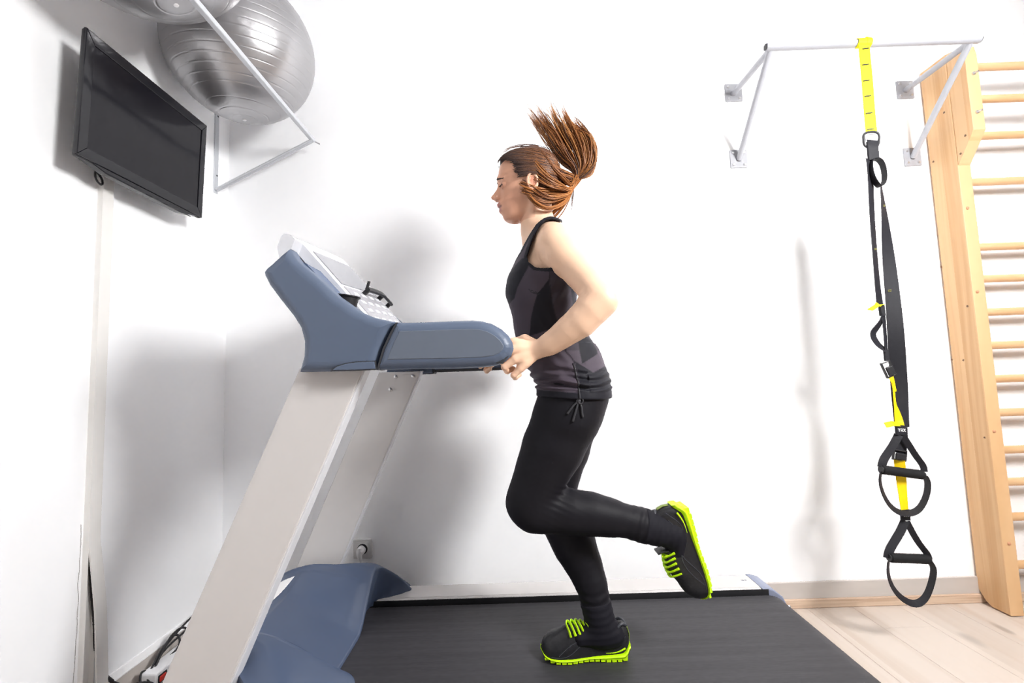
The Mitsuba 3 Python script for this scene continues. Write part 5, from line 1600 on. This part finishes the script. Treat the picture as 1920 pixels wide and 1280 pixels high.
put('person__chest_mark', cat_(tube(near_surface(spline(sq, 24), top, 0.0003), 0.0010, 6), tube(near_surface(spline(sq2, 30), top, 0.0003), 0.0007, 6)), 'm_cord', True, label='small dark stitched squiggle on the top')

# --- brow and lashes
mat('m_hair_dark', rgb(0.045, 0.024, 0.018), 0.5)
bl = []
for s in (-1, 1):
    for k in range(14):
        t = k / 13
        a = np.array([(-0.0365, -0.5830, 1.6617)][0]) * (1 - t) + np.array([(-0.0139, -0.6170, 1.6519)][0]) * t
        q = np.array([a, a + [0.004, -0.004, 0.0045 - 0.003 * t]])
        q = np.array([x_ for x_ in q])
        q[:, 0] -= 0.02
        for _ in range(50):
            q[:, 0] += np.clip(face(q.astype(np.float32)) * 0.7, -0.004, 0.004)
        q[:, 0] -= 0.0006
        if s > 0:
            q[:, 1] = 2 * HY - q[:, 1]
        bl.append(tube(q, np.array([0.0011, 0.0006]), 5))
for q in (bl[:14], bl[14:]):
    put('person__eyebrow', cat_(*q), 'm_hair_dark', True)
ll = []
for s in (-1, 1):
    q = []
    for t in np.linspace(0, 1, 12):
        a = np.array([(-0.0308, -0.5920, 1.6366)][0]) * (1 - t) + np.array([(-0.0189, -0.6160, 1.6329)][0]) * t
        a = a + [-0.02, 0, -0.0022 * math.sin(math.pi * t)]
        q.append(a)
    q = np.array(q)
    for _ in range(60):
        q[:, 0] += np.clip(face(q.astype(np.float32)) * 0.7, -0.004, 0.004)
    if s > 0:
        q[:, 1] = 2 * HY - q[:, 1]
    ll.append(tube(q, np.full(12, 0.0017), 6))
    for k in range(1, 12):
        d_ = np.array([-0.0045, (-1 if s < 0 else 1) * 0.002, -0.0035])
        ll.append(tube(np.array([q[k], q[k] + d_ * 0.6, q[k] + d_ + [0, 0, 0.001]]), np.array([0.0011, 0.0008, 0.0003]), 4))
for q in (ll[:12], ll[12:]):
    put('person__eyelash', cat_(*q), 'm_hair_dark', True)

# --- hair: a cap that follows the skull, strands over it, the flying ponytail
HAIR = [(-0.0486, 1.7305), (-0.0221, 1.7105), (-0.0079, 1.7154), (0.0057, 1.7049), (0.0166, 1.6918), (0.0231, 1.6771), (0.0251, 1.6590), (0.0343, 1.6469), (0.0520, 1.6562), (0.0595, 1.6712), (0.0772, 1.6769), (0.0943, 1.6673), (0.0951, 1.6420), (0.0841, 1.6280), (0.0783, 1.6139), (0.0843, 1.5886), (0.0974, 1.5667), (0.1211, 1.5515), (0.2144, 1.5481), (0.2255, 1.7949), (-0.0464, 1.8052)]
TIE = np.array([(0.2211, -0.5740, 1.6598)][0])


def hair_cap(p):
    sd = poly_sd(p[:, 0], p[:, 2], HAIR)
    f = head(p, False) - 0.0062 * np.clip(-sd / 0.020, 0.12, 1) - 0.0022 * sst([(0.0826, 1.6962)][0][1], [(0.0850, 1.7609)][0][1], p[:, 2])
    th = np.arctan2(p[:, 2] - TIE[2], np.abs(p[:, 1] - HY) + 0.02)
    f = f + 0.0007 * np.sin(th * 95 + 3 * np.sin(p[:, 0] * 40))
    return smax(f, sd, 0.002)


capm = surface(hair_cap, (-0.10, -0.68, 1.46), (0.20, -0.46, 1.80), 0.0030)
v = np.asarray(capm.vertices)
tz = sst(-0.02, 0.13, v[:, 0]) * 0.55
cc_ = tint(np.tile([0.050, 0.031, 0.028], (len(v), 1)), tz, (0.135, 0.055, 0.026))
th = np.arctan2(v[:, 2] - TIE[2], np.abs(v[:, 1] - HY) + 0.02)
cc_ = cc_ * (0.72 + 0.56 * meshkit.noise(np.c_[th * 40, v[:, 0] * 6, v[:, 1] * 0], 3)[:, None])
mat('m_hair', VC, 0.42, spec=0.28)
hr = np.random.default_rng(21)


def strand(P, r, n=14, sides=5, free=True):
    q = spline(P, n) if len(P) < n else np.asarray(P)
    t = np.linspace(0, 1, len(q))
    rad = r * np.clip(np.minimum(0.55 + t * 3, (1 - t) * 2.2 + 0.06 if free else 1), 0.06, 1)
    return tube(q, rad, sides)


def shade(m, c0, c1, n):
    """colour along a strand, root to tip"""
    k = len(m.vertices)
    sides = (k - 2) // n
    t = np.r_[np.repeat(np.linspace(0, 1, n), sides), 0, 1][:, None]
    return np.asarray(c0) * (1 - t) + np.asarray(c1) * t


def on_head(P, lift):
    P = np.array(P, float)
    c = np.array([TIE[0] - 0.135, HY, TIE[2] + 0.01])
    for _ in range(12):
        f = head(P.astype(np.float32), False) - 0.0062 - lift
        d_ = P - c
        d_ /= np.linalg.norm(d_, axis=1, keepdims=True)
        P = P - d_ * np.clip(f, -0.02, 0.02)[:, None] * 0.8
    return P


DARK, MIDC, AUB, GOLD = np.array([0.040, 0.026, 0.024]), np.array([0.125, 0.050, 0.024]), np.array([0.36, 0.135, 0.036]), np.array([0.58, 0.27, 0.09])
parts, cols = [], []


def add(P, r, c0, c1, n=14, free=True):
    m = strand(P, r, n, 5, free)
    parts.append(m)
    cols.append(shade(m, c0, c1, n))


# strands lying on the skull from the hairline to the tie
front = np.array([(-0.0210, 1.7168), (-0.0154, 1.7293), (-0.0045, 1.7416), (-0.0071, 1.7144), (0.0065, 1.7031), (0.0166, 1.6900), (0.0230, 1.6753), (0.0242, 1.6590), (0.0360, 1.6478)])
for k in range(250):
    i = hr.integers(0, len(front))
    x_, z_ = front[i] + hr.normal(0, 0.004, 2)
    s = -1 if hr.random() < 0.72 else 1
    wy = float(hw_(np.clip(z_, HZ0, HZ1)))
    yy0 = HY + s * wy * (hr.random() ** 0.6 if i < 4 else 0.95)
    p0 = np.array([x_, yy0, z_])
    p1 = TIE + hr.normal(0, 0.004, 3)
    t = np.linspace(0, 1, 14)[:, None]
    L = p0 * (1 - t) + p1 * t
    L[:, 1] = HY + (yy0 - HY) * (1 - t[:, 0] ** 1.6)
    L[:, 1] += s * 0.03 * np.sin(np.pi * t[:, 0]) * (0.4 + 0.6 * hr.random())
    on = on_head(L, 0.0008 + 0.002 * hr.random())
    w1 = sst(0.62, 0.86, t)
    L2 = on * (1 - w1) + L * w1
    b = hr.random()
    c0 = DARK * (0.8 + 0.6 * hr.random())
    c1 = AUB * (0.6 + 0.7 * hr.random()) if b < 0.6 else MIDC
    add(L2, 0.0011 + 0.0006 * hr.random(), c0, c1, 14, False)
# loose locks over the ear and the jaw towards the tie (both sides)
lock = [[(0.0403, 1.5938), (0.0602, 1.5879), (0.0918, 1.5833), (0.1422, 1.5883), (0.1865, 1.6074)], [(0.0457, 1.6022), (0.0689, 1.5979), (0.1006, 1.5950), (0.1459, 1.5985), (0.1900, 1.6125)], [(0.0486, 1.5887), (0.0814, 1.5685), (0.1180, 1.5602), (0.1588, 1.5760), (0.1936, 1.6041)], [(0.0617, 1.5795), (0.0825, 1.5529), (0.1205, 1.5394), (0.1615, 1.5586), (0.1968, 1.6005)],
        [(0.0396, 1.6198), (0.0759, 1.6063), (0.1127, 1.6032), (0.1531, 1.6104), (0.1936, 1.6175)], [(0.0877, 1.6573), (0.1136, 1.6355), (0.1431, 1.6206), (0.1729, 1.6161), (0.1998, 1.6202)], [(0.0825, 1.6912), (0.1048, 1.6590), (0.1341, 1.6371), (0.1671, 1.6254), (0.2006, 1.6242)], [(0.0901, 1.6329), (0.1194, 1.6129), (0.1492, 1.6066), (0.1760, 1.6108), (0.1997, 1.6185)],
        [(0.1098, 1.7223), (0.1306, 1.6897), (0.1533, 1.6642), (0.1797, 1.6457), (0.2063, 1.6360)], [(0.0758, 1.6011), (0.1082, 1.5758), (0.1415, 1.5711), (0.1722, 1.5872), (0.1982, 1.6087)]]
for L0 in lock:
    L0 = np.array(L0)
    for k in range(34):
        s = -1 if k < 25 else 1
        j = hr.normal(0, 0.0042, 2)
        Q = L0 + j[None] * np.linspace(1, 0.45, len(L0))[:, None] + hr.normal(0, 0.0011, L0.shape)
        dep = np.array([0.079, 0.079, 0.068, 0.044, 0.012]) + hr.normal(0, 0.003)
        if L0[0][1] > [(0.0791, 1.6913)][0][1]:
            dep = np.array([0.066, 0.068, 0.060, 0.040, 0.012]) + hr.normal(0, 0.003)
        P = np.c_[Q[:, 0], HY + s * dep, Q[:, 1]]
        g = hr.random()
        c0 = MIDC * (0.8 + 0.8 * hr.random()) if g < 0.45 else AUB * (0.7 + 0.5 * hr.random())
        c1 = AUB * (0.6 + 0.6 * hr.random()) if g < 0.8 else GOLD * 0.8
        add(np.vstack([P, TIE + [0.002, s * 0.006, 0] + hr.normal(0, 0.005, 3)]), 0.0011 + 0.0007 * hr.random(), c0, c1, 14, False)
# wisps over the forehead and one at the nape
for P in ([(0.1565, -0.5700, 1.7619), (0.0862, -0.5650, 1.7877), (0.0232, -0.5720, 1.7845), (-0.0131, -0.5750, 1.7657), (-0.0245, -0.5770, 1.7411)], [(0.1367, -0.5900, 1.7505), (0.0581, -0.5900, 1.7718), (0.0049, -0.5900, 1.7647), (-0.0205, -0.5900, 1.7436)], [(0.1226, -0.5500, 1.7773), (0.0415, -0.5500, 1.7916), (-0.0041, -0.5550, 1.7794), (-0.0228, -0.5600, 1.7551)],
          [(0.2090, -0.5800, 1.6430), (0.2109, -0.5820, 1.6130), (0.2073, -0.5840, 1.5761), (0.2000, -0.5850, 1.5328)], [(0.2077, -0.5750, 1.6416), (0.2077, -0.5770, 1.6061), (0.2018, -0.5800, 1.5598)]):
    for k in range(3):
        add(np.array(P) + hr.normal(0, 0.0012, (len(P), 3)), 0.0006, DARK * 1.3, MIDC)
hair_all = cat_(capm, *parts)
put('person__hair', hair_all, 'm_hair', True, color=np.vstack([cc_] + cols), label='dark auburn hair combed back')
put('person__hair_tie', sweep(np.array([TIE + [-0.004, 0, -0.003], TIE + [0.006, 0, 0.002]]), circ(1, 16), scale=np.array([0.0135, 0.0135])), 'm_black', 40)

parts, cols = [], []
tips = np.array([(0.0672, 1.9145), (0.0773, 1.8953), (0.0855, 1.8763), (0.0976, 1.9096), (0.1075, 1.8867), (0.1243, 1.9048), (0.1450, 1.9285), (0.1509, 1.8963), (0.1625, 1.8733), (0.1836, 1.9044), (0.1899, 1.8835), (0.1995, 1.8569), (0.2056, 1.8342), (0.2231, 1.8654), (0.2311, 1.8445)])
n_t = len(tips)
for k in range(430):
    u_ = hr.random()
    if hr.random() < 0.3:
        u_ = 1 - 0.3 * hr.random()
    i = int(round(u_ * (n_t - 1)))
    tip = tips[i] + hr.normal(0, 0.0022, 2)
    u_ = 0.65 * i / (n_t - 1) + 0.35 * u_
    sp = (hr.random() - 0.5) * 2
    a = np.array([(0.1832, 1.7274)][0]) * (1 - u_) + np.array([(0.2833, 1.7016)][0]) * u_
    b = np.array([(0.1260, 1.8112)][0]) * (1 - u_) + np.array([(0.2820, 1.7867)][0]) * u_
    if u_ > 0.80:
        b = b + (np.array([(0.2781, 1.7794)][0]) - b) * 0.6
    root = TIE + np.array([0.004, 0, 0.002]) + hr.normal(0, 0.0045, 3)
    root[1] = HY + sp * 0.010
    j = hr.normal(0, 0.0035, (2, 2))
    a, b = a + j[0], b + j[1]
    q = [(root[0], root[1], root[2]),
         (root[0] * 0.45 + a[0] * 0.55 + 0.010 * (1 - u_), HY + sp * 0.020, root[2] * 0.42 + a[1] * 0.58 - 0.010 * u_),
         (a[0], HY + sp * 0.030, a[1]), (b[0], HY + sp * 0.034 + 0.006 * hr.normal(), b[1]),
         ((b[0] * 0.45 + tip[0] * 0.55), HY + sp * 0.034 + 0.008 * hr.normal(), b[1] * 0.45 + tip[1] * 0.55), (tip[0], HY + sp * 0.030 + 0.010 * hr.normal(), tip[1])]
    g = hr.random()
    c0 = (MIDC if g < 0.5 else AUB * 0.7) * (0.6 + 0.6 * hr.random())
    c1 = (AUB if g < 0.55 else GOLD * 0.85) * (0.7 + 0.5 * hr.random())
    if g > 0.88:
        c0, c1 = DARK, MIDC
    add(np.array(q), 0.0014 + 0.0009 * hr.random(), c0, c1, 18)
put('person__ponytail', cat_(*parts), 'm_hair', True, color=np.vstack(cols), label='auburn ponytail thrown up by the run')

# ---------------------------------------------------------------- running shoes
mat('m_shoe', proc(lambda p, n, uv: mi.Color3f(0.0105, 0.0105, 0.0125) * (0.8 + 0.4 * noise(p.x * 260, p.y * 260, p.z * 260))), 0.42, spec=0.45)
mat('m_shoe_pale', rgb(0.035, 0.037, 0.045), 0.35, spec=0.5)
mat('m_neon', rgb(0.50, 0.80, 0.004), 0.42, spec=0.4)
mat('m_neon_dark', rgb(0.16, 0.22, 0.04), 0.5)
# outline of a shoe in its own frame: s from heel to toe, t up from the sole, metres
S_ = np.array([-0.004, 0.004, 0.018, 0.040, 0.070, 0.100, 0.130, 0.160, 0.190, 0.220, 0.245, 0.265, 0.276, 0.281])
T_TOP = np.array([0.074, 0.098, 0.108, 0.094, 0.083, 0.086, 0.099, 0.105, 0.100, 0.086, 0.077, 0.064, 0.048, 0.033])
T_MID = np.array([0.036, 0.031, 0.025, 0.022, 0.020, 0.0175, 0.0155, 0.0145, 0.014, 0.014, 0.015, 0.019, 0.025, 0.030])
T_BOT = np.array([0.020, 0.008, 0.001, 0.000, 0.000, 0.002, 0.003, 0.002, 0.001, 0.002, 0.005, 0.011, 0.019, 0.028])
W_ = np.array([0.016, 0.026, 0.032, 0.034, 0.034, 0.034, 0.036, 0.041, 0.046, 0.047, 0.044, 0.035, 0.022, 0.006])
sT, sM, sB, sW = (PchipInterpolator(S_, q) for q in (T_TOP, T_MID, T_BOT, W_))


def shoe_upper():
    ss = np.concatenate([np.linspace(-0.004, 0.02, 9), np.linspace(0.02, 0.25, 44)[1:], np.linspace(0.25, 0.281, 14)[1:]])
    R = []
    for s in ss:
        t1, t0, w_ = sT(s), sM(s) - 0.006, sW(s)
        hh = t1 - t0
        narrow = 0.62 if s < 0.13 else 0.62 - 0.12 * sst(0.13, 0.17, s) + 0.25 * sst(0.20, 0.26, s)
        ring = []
        for a in np.linspace(0, math.pi, 25):
            c, sn = math.cos(a), math.sin(a)
            e = 0.62
            y = math.copysign(abs(c) ** e, c)
            z = abs(sn) ** e
            wz = w_ * (1 - (1 - narrow) * z ** 1.5)
            ring.append((s, y * wz, t0 + hh * z))
        ring += [(s, -w_ * 0.9, t0 - 0.001), (s, w_ * 0.9, t0 - 0.001)]
        R.append(ring)
    R = np.array(R)
    R = np.concatenate([R, R[:, :1]], 1)
    e0, e1 = R[0].mean(0), R[-1].mean(0)
    R = np.concatenate([np.repeat(e0[None, None], R.shape[1], 1), R, np.repeat(e1[None, None], R.shape[1], 1)])
    return grid_mesh(R)


def shoe_sole():
    ss = np.linspace(-0.007, 0.283, 60)
    R = []
    for s in ss:
        q = np.clip(s, -0.004, 0.281)
        w_, t1, t0 = sW(q) + 0.0035, sM(q), sB(q) + 0.006
        flare = 0.003 * (1 - sst(0.0, 0.04, s))
        if s < 0.02:
            t1 = t1 + 0.010 * (1 - sst(-0.006, 0.02, s))
        R.append([(s, -w_, t1), (s, -w_ - 0.0025 - flare, (t0 + t1) / 2), (s, -w_ + 0.002, t0), (s, w_ - 0.002, t0), (s, w_ + 0.0025 + flare, (t0 + t1) / 2), (s, w_, t1)])
    R = np.array(R)
    R = np.concatenate([R, R[:, :1]], 1)
    e0, e1 = R[0].mean(0), R[-1].mean(0)
    R = np.concatenate([np.repeat(e0[None, None], R.shape[1], 1), R, np.repeat(e1[None, None], R.shape[1], 1)])
    M = [grid_mesh(R)]
    for s in np.arange(0.006, 0.262, 0.0178):          # lugs along both edges and the middle
        c = s + 0.0075
        w_ = float(sW(np.clip(c, 0, 0.281))) + 0.0028
        b0, b1 = float(sB(c)), float(sM(c))
        for y0_, y1_ in ((-w_, -w_ * 0.36), (-w_ * 0.30, w_ * 0.30), (w_ * 0.36, w_)):
            P = np.array([(s + dx_, y_, z_) for dx_ in (0.0, 0.0152) for y_ in (y0_, y1_) for z_ in (b0, b0 + (b1 - b0) * 0.72)])
            P2 = P.copy()
            P2[:, 0] = c + (P2[:, 0] - c) * 1.06
            P[:, 0] = c + (P[:, 0] - c) * 0.92
            keep = np.where((P[:, 2] > b0 + 1e-6)[:, None], P2, P)
            M.append(tm(m3.Manifold.hull_points(keep.astype(np.float32))))
    return cat_(*M)


def lace(pts, r=0.0040):
    return sweep(spline(pts, 14), circ(1, 8) * [1.0, 0.55], up=(0, 0, 1), scale=np.full(14, r * 1.25))


SIZE = [1.0]


def place(m, o, s_ax, t_ax):
    s_ax = np.asarray(s_ax, float) / np.linalg.norm(s_ax)
    t_ax = np.asarray(t_ax, float)
    t_ax = t_ax - (t_ax @ s_ax) * s_ax
    t_ax /= np.linalg.norm(t_ax)
    y_ax = np.cross(t_ax, s_ax)
    v_ = np.asarray(m.vertices) * SIZE[0]
    return trimesh.Trimesh(o + np.outer(v_[:, 0], s_ax) + np.outer(v_[:, 1], y_ax) + np.outer(v_[:, 2], t_ax), m.faces, process=False)


def shoe(o, s_ax, t_ax, label, size):
    SIZE[0] = size
    key = put('person__shoe', place(shoe_upper(), o, s_ax, t_ax), 'm_shoe', 50, label=label)
    put(key + '__sole', place(shoe_sole(), o, s_ax, t_ax), 'm_neon', 30, label='neon green lugged sole')
    L = []
    for k, s in enumerate(np.linspace(0.135, 0.192, 5)):
        h0, w_ = float(sT(s)), float(sW(s))
        nw = w_ * (0.60 if s < 0.17 else 0.66)
        P = [(s - 0.010, -nw - 0.004, h0 - 0.024), (s - 0.004, -nw * 0.85, h0 - 0.006), (s + 0.002, -nw * 0.3, h0 + 0.0035), (s + 0.004, nw * 0.3, h0 + 0.0035), (s - 0.002, nw * 0.85, h0 - 0.006), (s - 0.008, nw + 0.004, h0 - 0.024)]
        L.append(lace(P))
        if k < 4:
            P = [(s - 0.010, nw + 0.004, h0 - 0.024), (s, nw * 0.7, h0 - 0.004), (s + 0.008, 0, h0 + 0.002), (s + 0.010, -nw * 0.7, h0 - 0.006), (s + 0.008, -nw - 0.003, h0 - 0.020)]
            L.append(lace(P))
    bx_ = 0.128
    for sg in (-1, 1):
        P = [(bx_, 0, 0.106), (bx_ + 0.006, sg * 0.016, 0.113), (bx_ - 0.002, sg * 0.030, 0.106), (bx_ + 0.002, sg * 0.022, 0.096), (bx_ + 0.004, sg * 0.006, 0.102)]
        L.append(lace(P, 0.0022))
    put(key + '__laces', place(cat_(*L), o, s_ax, t_ax), 'm_neon', 50, label='neon green laces')
    tong = [(0.120, 0.0, 0.090), (0.118, 0.0, 0.112), (0.120, 0.0, 0.124)]
    put(key + '__tongue', place(sweep(np.array(tong), rect(0.006, 0.040, 0.002), up=(1, 0, 0)), o, s_ax, t_ax), 'm_shoe', 40)
    tb = [(-0.006, 0, 0.052), (-0.007, 0, 0.070), (-0.002, 0, 0.088)]
    put(key + '__heel_tab', place(sweep(np.array(tb), rect(0.003, 0.014, 0.001), up=(1, 0, 0)), o, s_ax, t_ax), 'm_neon_dark', 40)
    st = []
    for sg in (-1, 1):
        P = [(0.012, sg * 0.0335, 0.040), (0.040, sg * 0.0365, 0.030), (0.075, sg * 0.036, 0.027)]
        st.append(tube(spline(P, 14), np.linspace(0.0030, 0.0006, 14), 6))
    put(key + '__side_flash', place(cat_(*st), o, s_ax, t_ax), 'm_neon', 40)
    sm_ = []
    for sg in (-1, 1):
        for pts_ in ([(0.030, 0.62), (0.060, 0.52), (0.100, 0.50), (0.150, 0.55), (0.195, 0.42), (0.225, 0.20)], [(0.110, 0.72), (0.150, 0.45), (0.185, 0.22), (0.215, 0.14), (0.250, 0.16)], [(0.008, 0.60), (0.030, 0.40), (0.055, 0.30), (0.085, 0.40), (0.115, 0.74)]):
            P = []
            for s, q in pts_:
                t0_, t1_, w_ = float(sM(s)) - 0.006, float(sT(s)), float(sW(s))
                nar = 0.62 if s < 0.13 else 0.62 - 0.12 * float(sst(0.13, 0.17, s)) + 0.25 * float(sst(0.20, 0.26, s))
                an = math.asin(min(1, q ** (1 / 0.62)))
                y = math.cos(an) ** 0.62 * w_ * (1 - (1 - nar) * q ** 1.5)
                P.append((s, sg * (y + 0.0004), t0_ + (t1_ - t0_) * q))
            sm_.append(tube(spline(P, 24), 0.0011, 6))
    put(key + '__seams', place(cat_(*sm_), o, s_ax, t_ax), 'm_shoe_pale', 50)
    cl = []
    for a in np.linspace(0, 2 * math.pi, 30, endpoint=False):
        s = 0.058 + 0.056 * math.cos(a)
        y = 0.027 * math.sin(a) * (1.0 if math.cos(a) < 0.3 else 0.9)
        cl.append((s, y, float(sT(np.clip(s, 0.002, 0.27))) - 0.001))
    put(key + '__collar', place(tube(np.array(cl), 0.005, 8, closed=True), o, s_ax, t_ax), 'm_shoe_pale', 50)


ho = np.array([(0.3093, -0.5920, 0.1672)][0])
ho[2] = BELT_Z + 0.001
shoe(ho, (-1, 0.03, 0.0), (0, 0, 1), 'black running shoe on the belt', 0.925)
h_ = np.array([(0.4895, -0.6450, 0.6239)][0])
t_ = np.array([(0.5495, -0.6400, 0.3590)][0])
shoe(h_, t_ - h_, np.array([(0.3933, -0.6460, 0.5593)][0]) - h_, 'black running shoe of the raised foot', 0.975)
